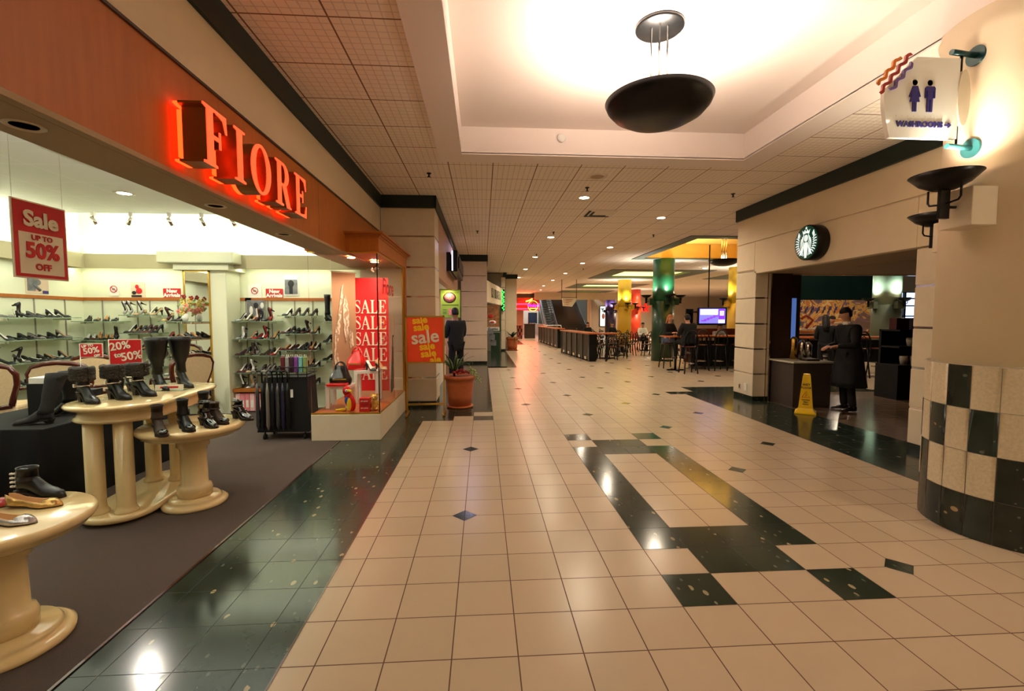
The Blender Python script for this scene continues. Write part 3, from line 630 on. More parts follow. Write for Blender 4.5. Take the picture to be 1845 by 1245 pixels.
# glass shelves and the shoes standing on them
def glass_shelf(x0, x1, y0, y1, z, label, m='glass_shelf', nm='glass_shelf', th=.012, wallx=False):
    mb = MB(); mb.box(x0, x1, y0, y1, z - th, z); o = mb.build(nm, m); tag(o, label, 'shelf', 'shelves of the shoe wall')
    if wallx:
        for y in (y0 + .12, y1 - .14): b = MB(); b.box(x0, x1 - .05, y, y + .012, z - th - .03, z - th); b.build('bracket', 'chrome', o)
    else:
        for x in (x0 + .1, x1 - .12): b = MB(); b.box(x, x + .012, y0 + .05, y1, z - th - .03, z - th); b.build('bracket', 'chrome', o)
    return o
def fill_row(n, p, q, z, rz, pal, kinds, where, group, jit=.06, tiltp=.16):
    for i in range(n):
        t = (i + .5) / n; x = p[0] + (q[0] - p[0]) * t; y = p[1] + (q[1] - p[1]) * t
        k = rnd.choice(kinds); c = rnd.choice(pal); up = rnd.random() < tiltp
        a = rz + rnd.uniform(-.08, .08); ins = rnd.choice(['tan', 'white', 'dark', 'dark', 'dark'])
        if up and k != 'flat':       # propped up on a little stand showing its inside
            shoe(k, c, ins, (x - .03 * math.cos(a), y - .03 * math.sin(a), z + .17), a, 'propped-up %s %s, %s from left, %s' % (c, KN[k], ORD[i], where), group, tilt=-R(62), sc_=.88)
            st = MB(); st.box(x - .03, x + .03, y - .02, y + .02, z, z + .006); st.tube([(x, y, z + .004), (x - .02 * math.cos(a), y - .02 * math.sin(a), z + .11)], .004, 6)
            tag(st.build('shoe_stand', 'chrome'), 'stand under propped-up %s shoe, %s from left, %s' % (c, ORD[i], where), 'stand', 'shoe display stands')
        else:
            shoe(k, c, ins, (x - .1 * math.cos(a), y - .1 * math.sin(a), z), a, '%s %s, %s from left, %s' % (c, KN[k], ORD[i], where), group, sc_=.88)
DARK = ['black', 'black', 'black', 'charcoal', 'dark brown', 'burgundy']; MIX = ['black', 'grey', 'silver', 'red', 'beige', 'olive', 'burgundy', 'dark brown', 'gold', 'black']
LV = ['top shelf', 'second shelf', 'third shelf', 'fourth shelf', 'lowest shelf']
# right bay A of the back wall
for k, z in enumerate((1.50, 1.205, .935, .65)):
    w_ = LV[k] + ' right of mirrored column'
    glass_shelf(-4.10, -3.38, 7.74, 8.03, z, 'glass shoe shelf right of the mirrored column, %s level' % ['top', 'second', 'third', 'fourth'][k])
    fill_row([6, 7, 8, 8][k], (-4.05, 7.86), (-3.42, 7.86), z, R(238), [MIX, MIX, MIX, MIX][k], ['pump', 'stiletto', 'kitten'], w_, 'shoes on the shelves right of the column')
glass_shelf(-4.10, -3.38, 7.70, 8.03, .39, 'orange wooden shoe shelf right of the mirrored column', 'orange_wood', 'wooden_shelf', .05)
fill_row(8, (-4.05, 7.84), (-3.42, 7.84), .39, R(238), ['beige', 'black', 'silver', 'olive', 'grey'], ['pump', 'kitten'], 'wooden shelf right of mirrored column', 'shoes on the shelves right of the column')
for k, z in enumerate((1.59, 1.295, 1.02, .74, .45)):
    glass_shelf(-3.36, -2.72, 7.74, 8.03, z, 'glass shoe shelf behind the umbrella rack, %s level' % ['top', 'second', 'third', 'fourth', 'lowest'][k])
    fill_row([4, 7, 8, 6, 5][k], (-3.32, 7.86), (-2.76, 7.86), z, R(238), DARK, ['pump', 'kitten', 'stiletto'], LV[k] + ' behind umbrella rack', 'shoes on the shelves behind the umbrella rack', tiltp=.12 if k < 2 else 0)
for k, z in enumerate((1.50, 1.15, .85)):
    glass_shelf(-2.70, -2.15, 7.74, 8.03, z, 'short glass shelf beside the display case, %s level' % ['upper', 'middle', 'lower'][k])
    if k: fill_row(4, (-2.66, 7.86), (-2.2, 7.86), z, R(238), ['black', 'burgundy', 'charcoal'], ['pump', 'kitten'], ('middle' if k == 1 else 'lower') + ' shelf beside display case', 'shoes on the short shelves beside the case')
# left bays of the back wall
for k, z in enumerate((1.50, 1.20, .92, .64)):
    glass_shelf(-6.55, -5.85, 7.74, 8.03, z, 'glass shoe shelf in the far left corner, %s level' % ['top', 'second', 'third', 'fourth'][k])
    fill_row([4, 6, 5, 5][k], (-6.45, 7.86), (-5.9, 7.86), z, R(-70), DARK, ['flat', 'kitten', 'pump'], LV[k] + ' in far left corner', 'shoes on the corner shelves')
for k, z in enumerate((1.60, 1.31, 1.03, .75)):
    glass_shelf(-5.83, -5.25, 7.74, 8.03, z, 'glass shoe shelf below the no entry pictogram, %s level' % ['top', 'second', 'third', 'fourth'][k])
    fill_row([6, 6, 5, 4][k], (-5.79, 7.86), (-5.29, 7.86), z, R(238), [MIX, DARK, DARK, DARK][k], ['pump', 'stiletto', 'kitten'], LV[k] + ' below pictogram sign', 'shoes on the shelves left of the column')
for k, z in enumerate((1.50, 1.19, .90, .62, .36)):
    glass_shelf(-5.23, -4.76, 7.74, 8.03, z, 'glass shoe shelf just left of the mirrored column, %s level' % ['top', 'second', 'third', 'fourth', 'lowest'][k])
    fill_row([5, 5, 4, 4, 4][k], (-5.2, 7.86), (-4.8, 7.86), z, R(236), [['beige', 'gold', 'dark brown', 'burgundy', 'black'], ['red', 'black', 'burgundy', 'beige'], DARK, ['beige', 'silver', 'red'], DARK][k], ['pump', 'stiletto', 'kitten'], LV[k] + ' just left of column', 'shoes on the shelves left of the column')
# left wall
for s_, (y0, y1, zz, nm) in enumerate(((6.42, 7.62, (1.56, 1.25, .93, .62), 'far left wall section'), (5.1, 6.38, (1.47, 1.17, .86, .55), 'near left wall section'))):
    for k, z in enumerate(zz):
        glass_shelf(-6.585, -6.28, y0, y1, z, 'glass shoe shelf on %s, %s level' % (nm, ['top', 'second', 'third', 'fourth'][k]), wallx=True)
        fill_row([7, 7, 9, 6][k], (-6.42, y0 + .1), (-6.42, y1 - .08), z, R(20), ['black', 'charcoal', 'black', 'grey', 'black'], ['flat', 'kitten', 'flat', 'pump'], LV[k] + ' of ' + nm, 'shoes on the left wall', tiltp=.08)
# pink boxes beneath the wooden shelf
for i in range(9):
    x = -4.06 + i * .075; mb = MB(); mb.bev(x, x + .07, 7.74, 8.0, .02, .31, .004)
    o = mb.build('shoe_box', 'pink_box' if i % 3 else 'pink_box_pale'); m2 = MB(); m2.box(x + .015, x + .055, 7.738, 7.742, .08, .20); m2.build('end_label', 'white', o)
    tag(o, '%s box, %s from the left in the floor row under the wooden shelf' % ('pink' if i % 3 else 'pale pink', ORD[i]), 'box', 'pink boxes under the wooden shelf')
# tall boots on the short top shelf
def boot(name, h, L, heel, wtop, mt, loc, rz, label, group, lean=0, extra=None, rx=0, scale=1):
    o = boot_mb(h, L, heel, wtop, lean).build(name, [mt, 'sole']); o.location = loc; o.rotation_euler = (rx, 0, rz); o.scale = (scale,) * 3
    tag(o, label, 'boot', group)
    if extra: extra(o)
    return o
for i, x in enumerate((-2.62, -2.40)):
    boot('tall_boot', .44, .22, .05, .06, ['leather_black', 'shoe_charcoal'][i], (x, 7.86, 1.50), R(-35), ['black tall boot on the top shelf beside the display case', 'dark grey tall boot on the top shelf touching the display case'][i], 'tall boots on the short shelf')
# ------------------------------------------------------------------ wall graphics of the shop
def poster(name, x0, x1, y, z0, z1, m, label, cat='poster', axis='y', group=None):
    mb = MB()
    if axis == 'y': mb.box(x0, x1, y - .006, y, z0, z1)
    else: mb.box(y, y + .006, x0, x1, z0, z1)
    return tag(mb.build(name, m), label, cat, group)
def new_arrivals(x, z, lab):
    o = poster('sign', x - .14, x + .14, 8.045, z - .08, z + .08, 'sign_red', lab, 'sign', group='new arrivals signs')
    text('lettering', 'New', .085, 'white', (x, 8.036, z + .034), '-y', o, bold=.004); text('lettering', 'Arrivals', .085, 'white', (x, 8.036, z - .036), '-y', o, bold=.004); return o
new_arrivals(-5.18, 1.965, 'red New Arrivals sign left of the mirrored column'); new_arrivals(-3.52, 1.965, 'red New Arrivals sign right of the mirrored column')
def no_sign(x, z, w_, h_, lab):
    o = poster('pictogram_sign', x - w_ / 2, x + w_ / 2, 8.045, z - h_ / 2, z + h_ / 2, 'white', lab, 'sign', group='no entry pictogram signs')
    mb = MB(); c = [(x + .052 * math.cos(a), z + .03 + .052 * math.sin(a)) for a in [2 * PI * k / 24 for k in range(24)]]
    mb.tube([(a, 8.036, b) for a, b in c + c[:1]], .006, 6); mb.tube([(x - .036, 8.034, z + .066), (x + .036, 8.034, z - .006)], .005, 6); mb.build('red_ring', 'sign_red', o)
    mb = MB(); mb.ell((x, 8.038, z + .03), .026, .004, .016); mb.box(x - .02, x + .028, 8.034, 8.04, z + .012, z + .024); mb.build('shoe_symbol', 'poster_grey', o)
no_sign(-6.10, 2.0, .15, .16, 'white pictogram sign with crossed out shoe, left of the column'); no_sign(-3.84, 1.98, .22, .28, 'white pictogram sign with crossed out shoe, right of the column')
o = poster('picture', -5.83, -5.61, 8.045, 1.89, 2.14, 'poster_pale', 'fashion picture of a seated figure in red, left of New Arrivals sign')
mb = MB(); mb.ell((-5.73, 8.036, 2.07), .03, .004, .035); mb.ell((-5.70, 8.036, 2.0), .05, .004, .05); mb.build('figure_red', 'sign_red', o)
mb = MB(); mb.box(-5.82, -5.66, 8.033, 8.037, 1.90, 1.93); mb.ell((-5.78, 8.036, 1.97), .035, .004, .03); mb.build('figure_dark', 'poster_black', o)
o = poster('picture', -3.36, -3.12, 8.045, 1.93, 2.28, 'white', 'black and white boot picture above the umbrella rack')
mb = MB(); mb.box(-3.345, -3.135, 8.034, 8.038, 1.955, 2.20); mb.build('photo', 'poster_grey', o)
mb = MB(); mb.ell((-3.24, 8.032, 2.13), .05, .003, .06); mb.box(-3.27, -3.215, 8.03, 8.034, 1.96, 2.10); mb.build('figure_dark', 'poster_black', o)
o = poster('picture', -3.95, -3.66, 7.99, 1.505, 1.85, 'poster_grey', 'large black and white photo card standing on the top right shelf')
mb = MB(); mb.ell((-3.80, 7.98, 1.76), .04, .004, .05); mb.ell((-3.74, 7.98, 1.62), .06, .004, .09); mb.build('figure_dark', 'poster_black', o)
mb = MB(); mb.ell((-3.88, 7.98, 1.68), .03, .004, .07); mb.ell((-3.70, 7.98, 1.76), .03, .004, .05); mb.build('figure_pale', 'white', o)
o = poster('picture', 7.10, 7.45, -6.598, 1.91, 2.20, 'poster_pale', 'picture of grey boots high on the left shop wall', axis='x')
mb = MB(); mb.box(-6.594, -6.588, 7.12, 7.24, 1.95, 2.15); mb.ell((-6.59, 7.26, 2.08), .004, .07, .05); mb.tube([(-6.59, 7.2, 2.06), (-6.59, 7.31, 1.96)], .02); mb.build('boots', 'poster_grey', o)
mb = MB(); mb.box(-6.594, -6.588, 7.35, 7.44, 1.915, 1.96); mb.build('caption_box', 'sign_navy', o)
# mirror on the column, flowers in front
mb = MB(); mb.box(-4.70, -4.34, 7.60, 7.615, .15, 2.28); mi = tag(mb.build('wall_mirror', 'mirror'), 'tall mirror with slim brass frame on the shop column', 'mirror')
mb = MB(); mb.box(-4.72, -4.70, 7.59, 7.62, .13, 2.30); mb.box(-4.34, -4.32, 7.59, 7.62, .13, 2.30); mb.box(-4.72, -4.32, 7.59, 7.62, 2.28, 2.30); mb.build('frame', 'brass', mi)
fl = thing('flower_arrangement', 'artificial bouquet of pink and yellow flowers at the mirrored column', 'flowers', (-4.60, 7.42, 1.50))
mb = MB(); mb.lathe([(.03, -.0), (.05, .06), (.035, .12)], seg=12); mb.build('vase', 'white', fl)
for j, (mt, n_) in enumerate((('flower_pink', 9), ('flower_yellow', 5), ('flower_red', 2), ('leaf_light', 9))):
    mb = MB()
    for i in range(n_):
        a = rnd.uniform(0, 6.28); q = rnd.uniform(.03, .12); c = (q * math.cos(a), q * math.sin(a) * .6, .12 + rnd.uniform(0, .26))
        if j < 3: [mb.ell((c[0] + .020 * math.cos(b), c[1] + .01 * math.sin(b * 2), c[2] + .022 * math.sin(b)), .018, .012, .018, 8, 5) for b in (0, 1.25, 2.5, 3.8, 5.0)]
        else: mb.ell((c[0] * 1.3, c[1], c[2] - .04), .035, .008, .018, 8, 5, Matrix.Rotation(a, 3, 'Y'))
    mb.build(['blooms', 'blooms', 'blooms', 'leaves'][j], mt, fl)
glass_shelf(-4.72, -4.36, 7.3, 7.58, 1.50, 'glass shelf carrying flowers before the mirror')
for k, z in enumerate((1.24, .97, .70, .45)):
    glass_shelf(-4.72, -4.38, 7.3, 7.58, z, 'narrow dark shoe shelf before the mirror, %s level' % ['top', 'second', 'third', 'lowest'][k], 'black_metal', 'metal_shelf')
    fill_row(3, (-4.66, 7.44), (-4.42, 7.44), z, R(-15), ['black', 'charcoal', 'black', 'dark brown'], ['flat', 'kitten'], LV[k] + ' before the mirror', 'dark shoes before the mirror', tiltp=0)
# ------------------------------------------------------------------ shop ceiling fittings
for i, (x, y, lab) in enumerate(((-3.35, 3.55, 'round recessed downlight in the shop ceiling, above the hanging sale sign'), (-4.3, 5.9, 'round recessed downlight in the shop ceiling, beyond the square vent'))):
    t = thing('recessed_light', lab, 'ceiling light', (x, y, 3.05), group='recessed lights of the shop')
    mb = MB(); mb.lathe([(.07, -.004), (.105, -.008), (.11, 0)], seg=28, cap=False); mb.build('ring', 'can_ring', t)
    mb = MB(); mb.lathe([(.07, -.003), (.001, -.003)], seg=28); mb.build('lamp', 'can_glow', t)
    area((x, y, 3.0), .1, 5 if i == 0 else 26, (1, .95, .85))
for i, (y, lab) in enumerate(((2.05, 'unlit recessed spotlight in the soffit above the hanging sale sign'), (3.40, 'unlit recessed spotlight in the soffit below the red letters'), (4.5, 'unlit recessed spotlight at the far end of the soffit'))):
    t = thing('recessed_spot', lab, 'ceiling light', (-1.87, y, 2.34), group='unlit spots in the soffit')
    mb = MB(); mb.lathe([(.045, .0), (.06, -.006), (.068, -.002), (.068, 0)], seg=28, cap=False); mb.build('ring', 'can_ring', t)
    mb = MB(); mb.lathe([(.046, -.001), (.001, -.001)], seg=28); mb.build('lamp', 'soffit', t)
v = thing('air_vent', 'square white ceiling diffuser with dark slots in the shop ceiling', 'vent', (-3.5, 4.65, 3.045))
mb = MB(); mb.box(-.30, .30, -.30, .30, -.002, .0); mb.build('backing', 'black_matte', v)
for i, (a, b) in enumerate(((.30, .27), (.22, .18), (.14, .02))):
    mb = MB()
    for q in ((-a, a, -a, -b), (-a, a, b, a), (-a, -b, -b, b), (b, a, -b, b)): mb.box(*q, -.012, -.003)
    mb.build('louvre', 'white', v)
tr = thing('track_spotlight', 'small white track spotlight at the cove edge, leftmost of the row', 'spotlight', (-5.5, 6.95, 3.05), group='track spotlights at the cove edge')
mb = MB(); mb.box(-.025, .025, -.02, .02, -.05, 0); mb.build('adapter', 'white', tr)
mb = MB(); mb.tube([(0, 0, -.05), (.01, .0, -.08)], .008); mb.tube([(-.02, -.01, -.07), (.035, .02, -.17)], [.022, .028], 12); mb.build('head', 'chrome', tr)
for i, (x, rz, lb) in enumerate(((-5.0, 2.4, 'second from the left'), (-4.47, .5, 'third from the left'), (-4.02, .3, 'above the column capital'), (-3.6, -.4, 'farthest right of the row'))): dup(tr, (x, 6.95, 3.05), rz, 'small white track spotlight at the cove edge, ' + lb)
# ------------------------------------------------------------------ hanging sale sign
hs = thing('sale_sign', 'hanging red Sale up to 50% off sign at the shop entrance', 'sign', (-2.23, 2.495, 1.94), R(90)); hs.scale = (1.1, 1, 1)
def fs(): pass
mb = MB(); mb.box(-.131, .131, 0, .006, -.19, .19); mb.build('border', 'sign_white', hs)
mb = MB(); mb.box(-.124, .124, -.002, .001, -.183, .183); mb.build('panel', 'sign_red', hs)
mb = MB(); mb.box(-.106, .106, -.004, .0, -.168, .035); mb.build('inset', 'sign_white', hs)
def fsig(s, size, m, x, z, par, **k): return text('lettering', s, size, m, (x, -.006, z), (PI / 2, 0, 0), par, ext=.001, **k)
fsig('Sale', .105, 'sign_white', 0, .10, hs, bold=.004); fsig('UP TO', .035, 'sign_red', 0, .012, hs, bold=.001); fsig('50%', .105, 'sign_red', 0, -.055, hs, bold=.004, sx=.92); fsig('OFF', .044, 'sign_red', 0, -.133, hs, bold=.0015)
for x in (-.12, .12):
    mb = MB(); mb.tube([(x, .003, .19), (x, .003, 1.11)], .001, 5); mb.build('cord', 'white', hs)
# ------------------------------------------------------------------ red channel letters
y = 2.60; k_ = .32
names = {'F': 'first letter of the shop name', 'I': 'second letter', 'O': 'round third letter', 'R': 'fourth letter', 'E': 'last letter'}
area((-1.58, 3.4, 2.55), 1.5, 5, (1, .12, .03), rot=(0, -90, 0), sy=.3) if 0 else None
for ch in 'FIORE':
    polys, wd = serif(ch); t = thing('channel_letter', 'glowing red capital %s, %s on the orange fascia' % (ch, names[ch]), 'letter', (-1.68, y + .035, 2.40), group='letters of the lit shop sign')
    sc2 = k_
    def F1(u, v, w_, x0): return Vector((x0 + w_, u * sc2 * .97, v * sc2))
    mb = MB()
    for p in polys: mb.prism(p, .125, lambda u, v, w_: F1(u, v, w_, .05))
    mb.build('return', 'letter_side', t)
    mb = MB()
    for p in polys: mb.prism(p, .006, lambda u, v, w_: F1(u, v, w_, .176))
    mb.build('face', 'letter_face', t)
    mb = MB()
    for p in polys:
        cx_ = sum(a for a, b in p) / len(p); cy_ = sum(b for a, b in p) / len(p)
        mb.prism([(cx_ + (a - cx_) * .9, cy_ + (b - cy_) * .9) for a, b in p], .022, lambda u, v, w_: F1(u, v, w_, .022))
    mb.build('neon_tube', 'neon_red', t)
    y += wd * sc2 * .97 + .07
# ------------------------------------------------------------------ glass display case
cs = thing('display_case', 'corner glass display case with orange wood canopy and stone base', 'display case', (0, 0, 0))
mb = MB(); mb.bev(-2.16, -1.30, 5.84, 7.75, 0, .335, .008); mb.build('base', 'panel', cs)
mb = MB(); mb.box(-2.14, -1.32, 5.86, 7.73, .335, .35); mb.build('deck', 'counter_wood', cs)
mb = MB()
for q in ((-2.16, -1.30, 5.845, 5.865, .335, .355), (-1.32, -1.30, 5.85, 7.7, .335, .355), (-1.33, -1.30, 7.66, 7.72, .335, 2.38), (-2.16, -1.30, 5.845, 5.865, 2.355, 2.375), (-1.32, -1.30, 5.85, 7.7, 2.355, 2.375)): mb.box(*q)
mb.build('brass_trim', 'gilt', cs)
mb = MB(); mb.box(-2.15, -1.315, 5.85, 5.858, .355, 2.355); mb.build('glass_pane', 'glass', cs)
mb = MB(); mb.box(-1.313, -1.305, 5.86, 7.66, .355, 2.355); mb.build('glass_pane', 'glass', cs)
mb = MB(); mb.box(-1.318, -1.308, 5.85, 5.86, .355, 2.355); mb.build('glass_joint', 'black_metal', cs)
mb = MB(); mb.bev(-2.18, -1.28, 5.82, 7.9, 2.375, 2.56, .006)
for i, (e, z0, z1) in enumerate(((.015, 2.54, 2.57), (.04, 2.565, 2.59), (.07, 2.585, 2.61))): mb.bev(-2.1, -1.28 + e, 5.82 - e, 7.9, z0, z1, .006)
mb.build('canopy', 'orange_wood', cs)
mb = MB(); mb.bev(-1.42, -1.28, 7.72, 7.88, 0, 2.38, .006); mb.build('post', 'orange_wood', cs)
mb = MB(); mb.box(-2.0, -1.32, 7.70, 7.72, .35, 2.36); mb.build('back_panel', 'panel', cs)
wt = text('window_lettering', 'Fiore', .30, 'sign_red', (-1.300, 6.46, 1.96), '+x', cs, ext=.001, bold=.004, sx=1.15)
for i, (x, y_) in enumerate(((-1.75, 6.3), (-1.55, 6.75))):
    mb = MB(); mb.lathe([(.05, 0), (.001, 0)], c=(x, y_, 2.352), seg=20); mb.build('lamp', 'can_glow', cs)
    area((x, y_, 2.34), .09, 6.5, (1, .82, .6), spread=140)
mb = MB(); mb.tube([(-1.42, 6.5, 2.36), (-1.44, 6.48, 2.27)], .008); mb.tube([(-1.44, 6.48, 2.28), (-1.5, 6.42, 2.20)], [.02, .032], 12); mb.build('spotlight', 'chrome', cs)
# contents of the case
ph = thing('hanging_poster', 'tall tan fashion poster of a draped figure in the display case', 'poster', (0, 0, 0))
mb = MB(); mb.add([(-2.33 + .22, 6.60, 2.20), (-1.88, 6.95, 2.20), (-1.88, 6.95, .95), (-2.12, 6.60, .72), ], [(0, 1, 2, 3)]); mb.add([(-2.11, 6.606, 2.20), (-1.88, 6.956, 2.20), (-1.88, 6.956, .95), (-2.12, 6.606, .72)], [(0, 1, 2, 3)]); mb.build('sheet', 'poster_tan', ph)
mb = MB()
def pp(t, z): return Vector((-2.115 + .235 * t + .004, 6.60 + .35 * t - .008, z))
def blob(pts): mb.prism(pts, .002, lambda u, v, w_: pp(u, v) + Vector((w_, -w_, 0)))
blob([(.50, 2.05), (.44, 1.95), (.47, 1.86), (.40, 1.70), (.36, 1.52), (.28, 1.30), (.15, 1.12), (.05, .98), (.10, 1.30), (.14, 1.42), (.22, 1.50), (.34, 1.80), (.40, 1.98)])
blob([(.55, 1.90), (.68, 1.72), (.70, 1.52), (.66, 1.30), (.55, 1.2), (.48, 1.35), (.46, 1.55), (.45, 1.75)]); blob([(.70, 1.40), (.84, 1.34), (.88, 1.15), (.74, 1.1), (.70, 1.2)]); blob([(.03, 1.05), (.2, 1.05), (.28, .85), (.1, .8)])
mb.build('pale_figure', 'poster_drape', ph)
mb = MB(); mb.tube([(-2.12, 6.60, 2.21), (-1.87, 6.96, 2.21)], .008); mb.tube([(-2.12, 6.6, 2.2), (-2.12, 6.6, 2.37)], .002, 5); mb.build('hanger_bar', 'white', ph)
bn = thing('sale_banner', 'tall red banner repeating the word SALE inside the display case', 'banner', (0, 7.02, 0))
mb = MB(); mb.box(-1.93, -1.42, 0, .006, .45, 2.15); mb.build('sheet', 'sale_red', bn)
for i, z in enumerate((1.62, 1.38, 1.14, .90, .62)):
    mb = MB(); x = -1.92
    for ch in 'SALE':
        polys, wd = serif(ch); s_ = .20; q = .145
        for p in polys: mb.prism(p, .003, lambda u, v, w_: Vector((x + u * q, -.006 - w_, z + v * s_)))
        x += wd * q + .004
    mb.build('lettering', 'sign_white', bn)
def small_table(loc, s, h, lab, rz=0):
    t = thing('side_table', lab, 'table', loc, rz, 'white display tables in the case'); mb = MB(); mb.bev(-s, s, -s, s, h - .045, h, .004); mb.build('table_top', 'white_gloss', t)
    for a in (-1, 1):
        for b in (-1, 1): mb = MB(); mb.bev(a * s - (.05 if a > 0 else 0), a * s + (.05 if a < 0 else 0), b * s - (.05 if b > 0 else 0), b * s + (.05 if b < 0 else 0), 0, h - .045, .003); mb.build('leg', 'white_gloss', t)
    return t
small_table((-1.93, 6.32, .35), .155, .30, 'low white table under the black bag in the display case'); small_table((-1.66, 6.72, .35), .17, .46, 'taller white table under the red bag in the display case', .1)
def handbag(loc, w_, h, d, m, lab, rz=0):
    t = thing('handbag', lab, 'handbag', loc, rz); mb = MB(); rs = []
    for k in range(9):
        u = k / 8; ww = interp(u, [0, .25, 1], [w_ * .92, w_, w_ * .55]); dd = interp(u, [0, .25, 1], [d, d * 1.05, d * .2])
        rs.append([Vector((ww / 2 * math.copysign(abs(math.cos(a)) ** .6, math.cos(a)), dd / 2 * math.copysign(abs(math.sin(a)) ** .6, math.sin(a)), h * u + .012 * math.sin(a * 3 + k) * (u > .2))) for a in [2 * PI * q / 20 for q in range(20)]])
    mb.rings(rs); mb.build('body', m, t)
    for s in (-1, 1): mb = MB(); mb.tube([(w_ * .22 * math.cos(a) + .0, s * d * .18, h * .86 + w_ * .32 * math.sin(a)) for a in [PI * q / 10 for q in range(11)]], .008); mb.build('handle', m, t)
    mb = MB(); mb.box(-w_ * .3, w_ * .3, -d * .5 - .012, -d * .5 - .004, h * .30, h * .36); mb.build('clasp', 'gilt', t); return t
handbag((-1.92, 6.30, .65), .29, .25, .18, 'bag_black', 'black leather handbag with red trim in the display case', .1)
handbag((-1.80, 6.68, .81), .28, .27, .16, 'bag_red', 'glossy red handbag on the taller white table', -.15)
mb = MB(); mb.bev(-.13, .13, -.08, .08, 0, .035, .006); o = mb.build('red_wallet', 'bag_red'); o.location = (-1.93, 6.27, .65); tag(o, 'flat red wallet under the black handbag', 'wallet'); o.location = (-1.93, 6.2, .65)
shoe('pump', 'black', 'white', (-1.66, 6.62, .81), R(-40), 'black high heeled pump with bow on the taller white table', 'shoes in the display case'); shoe('pump', 'beige', 'tan', (-1.55, 6.74, .81), R(-35), 'beige high heeled pump on the taller white table, far right', 'shoes in the display case')
pr = thing('plush_parrot', 'red plush parrot with yellow and blue wing in the display case', 'toy', (-1.74, 6.02, .35))
mb = MB(); mb.ell((.02, .0, .11), .065, .06, .12, M_=Matrix.Rotation(R(-14), 3, 'Y')); mb.ell((-.02, -.01, .26), .052, .052, .062); mb.ell((-.005, 0, .19), .05, .05, .06); mb.build('body', 'parrot_red', pr)
mb = MB(); mb.ell((-.01, -.055, .14), .028, .018, .05); mb.build('blue_wing', 'parrot_blue', pr); mb = MB(); mb.ell((.02, -.062, .09), .03, .018, .085); mb.tube([(-.03, -.02, .02), (-.16, -.03, .012)], [.024, .012]); mb.build('yellow_wing', 'parrot_yellow', pr)
mb = MB(); mb.tube([(.012, -.045, .27), (.05, -.06, .262), (.055, -.06, .235)], [.02, .013, .004]); mb.build('beak', 'parrot_yellow', pr); mb = MB(); mb.ell((-.012, -.052, .268), .022, .012, .02); mb.build('eye_patch', 'white', pr); mb = MB(); mb.ell((-.008, -.064, .27), .007, .005, .007); mb.build('eye', 'black_matte', pr)
tb = thing('plush_bear', 'yellow plush bear behind the red gift boxes', 'toy', (-1.42, 6.06, .35))
mb = MB(); mb.ell((0, 0, .07), .05, .045, .07); mb.ell((0, -.005, .16), .045, .042, .042); mb.ell((-.035, 0, .20), .016, .01, .016); mb.ell((.035, 0, .20), .016, .01, .016); mb.ell((-.04, -.05, .02), .02, .04, .02); mb.ell((.04, -.05, .02), .02, .04, .02); mb.ell((-.055, -.02, .09), .018, .02, .035); mb.ell((.055, -.02, .09), .018, .02, .035); mb.ell((0, -.045, .15), .018, .014, .014); mb.build('body', 'teddy', tb)
mb = MB(); mb.ell((0, -.058, .155), .006, .004, .005); mb.ell((-.016, -.042, .172), .004, .004, .004); mb.ell((.016, -.042, .172), .004, .004, .004); mb.build('face', 'black_matte', tb)
for i, (z, lb) in enumerate(((.35, 'lower'), (.44, 'upper'))):
    mb = MB(); mb.bev(-1.585, -1.455, 5.93, 6.03, z, z + .085, .004); o = tag(mb.build('gift_box', 'sale_red'), '%s of two red gift boxes next to the plush parrot' % lb, 'box', 'red gift boxes'); text('lettering', 'MY LOVE', .022, 'sign_white', (-1.52, 5.928, z + .045), '-y', o, bold=.0005)
um = thing('umbrella', 'closed dark umbrella leaning in the right side of the case', 'umbrella', (-1.45, 7.3, .35)); mb = MB(); mb.tube([(0, 0, .02), (0.01, 0.02, .1), (.02, .05, .75)], [.004, .03, .014], 10); mb.build('canopy', 'shoe_charcoal', um); mb = MB(); mb.tube([(.02, .05, .75), (.022, .055, .90)] + [(.022 , .055 + .03 - .03 * math.cos(a), .90 + .03 * math.sin(a)) for a in (.6, 1.2, 1.8, 2.5, 3.1)], .006, 8); mb.build('handle', 'black_metal', um)
# ------------------------------------------------------------------ sale sign on its brass stand
ss = thing('sign_stand', 'brass floor stand holding a red and yellow sale poster', 'sign', (-.915, 7.36, 0), R(3))
mb = MB()
for x in (-.29, .29): mb.box(x - .012, x + .012, -.012, .012, .03, 1.22 if x < 0 else 1.60); 
mb.box(-.29, .29, -.01, .01, .155, .185); mb.build('post', 'brass', ss)
for x in (-.29, .29): mb = MB(); mb.bev(x - .02, x + .02, -.20, .20, .0, .03, .006); mb.build('foot', 'brass', ss)
mb = MB()
for q in ((-.31, .31, 1.56, 1.585), (-.31, .31, .83, .855), (-.31, -.285, .83, 1.585), (.285, .31, .83, 1.585)): mb.box(q[0], q[1], -.035, -.01, q[2], q[3])
mb.build('frame', 'brass', ss)
mb = MB(); mb.box(-.29, .29, -.022, -.012, .85, 1.565); mb.build('poster', 'sale_orange', ss)
for s_, z, x, m_, q in ((.155, 1.515, -.08, 'sale_yellow', 'sale'), (.16, 1.405, -.06, 'sale_yellow', 'sale'), (.29, 1.245, .0, 'sign_white', 'sale'), (.16, 1.10, .03, 'sale_yellow', 'sale'), (.16, .985, .05, 'sale_yellow', 'sale'), (.15, .885, .16, 'sale_yellow', 'ale')): text('lettering', q, s_, m_, (x, -.026, z), (PI / 2, R(-6), 0), ss, ext=.001, bold=.006)
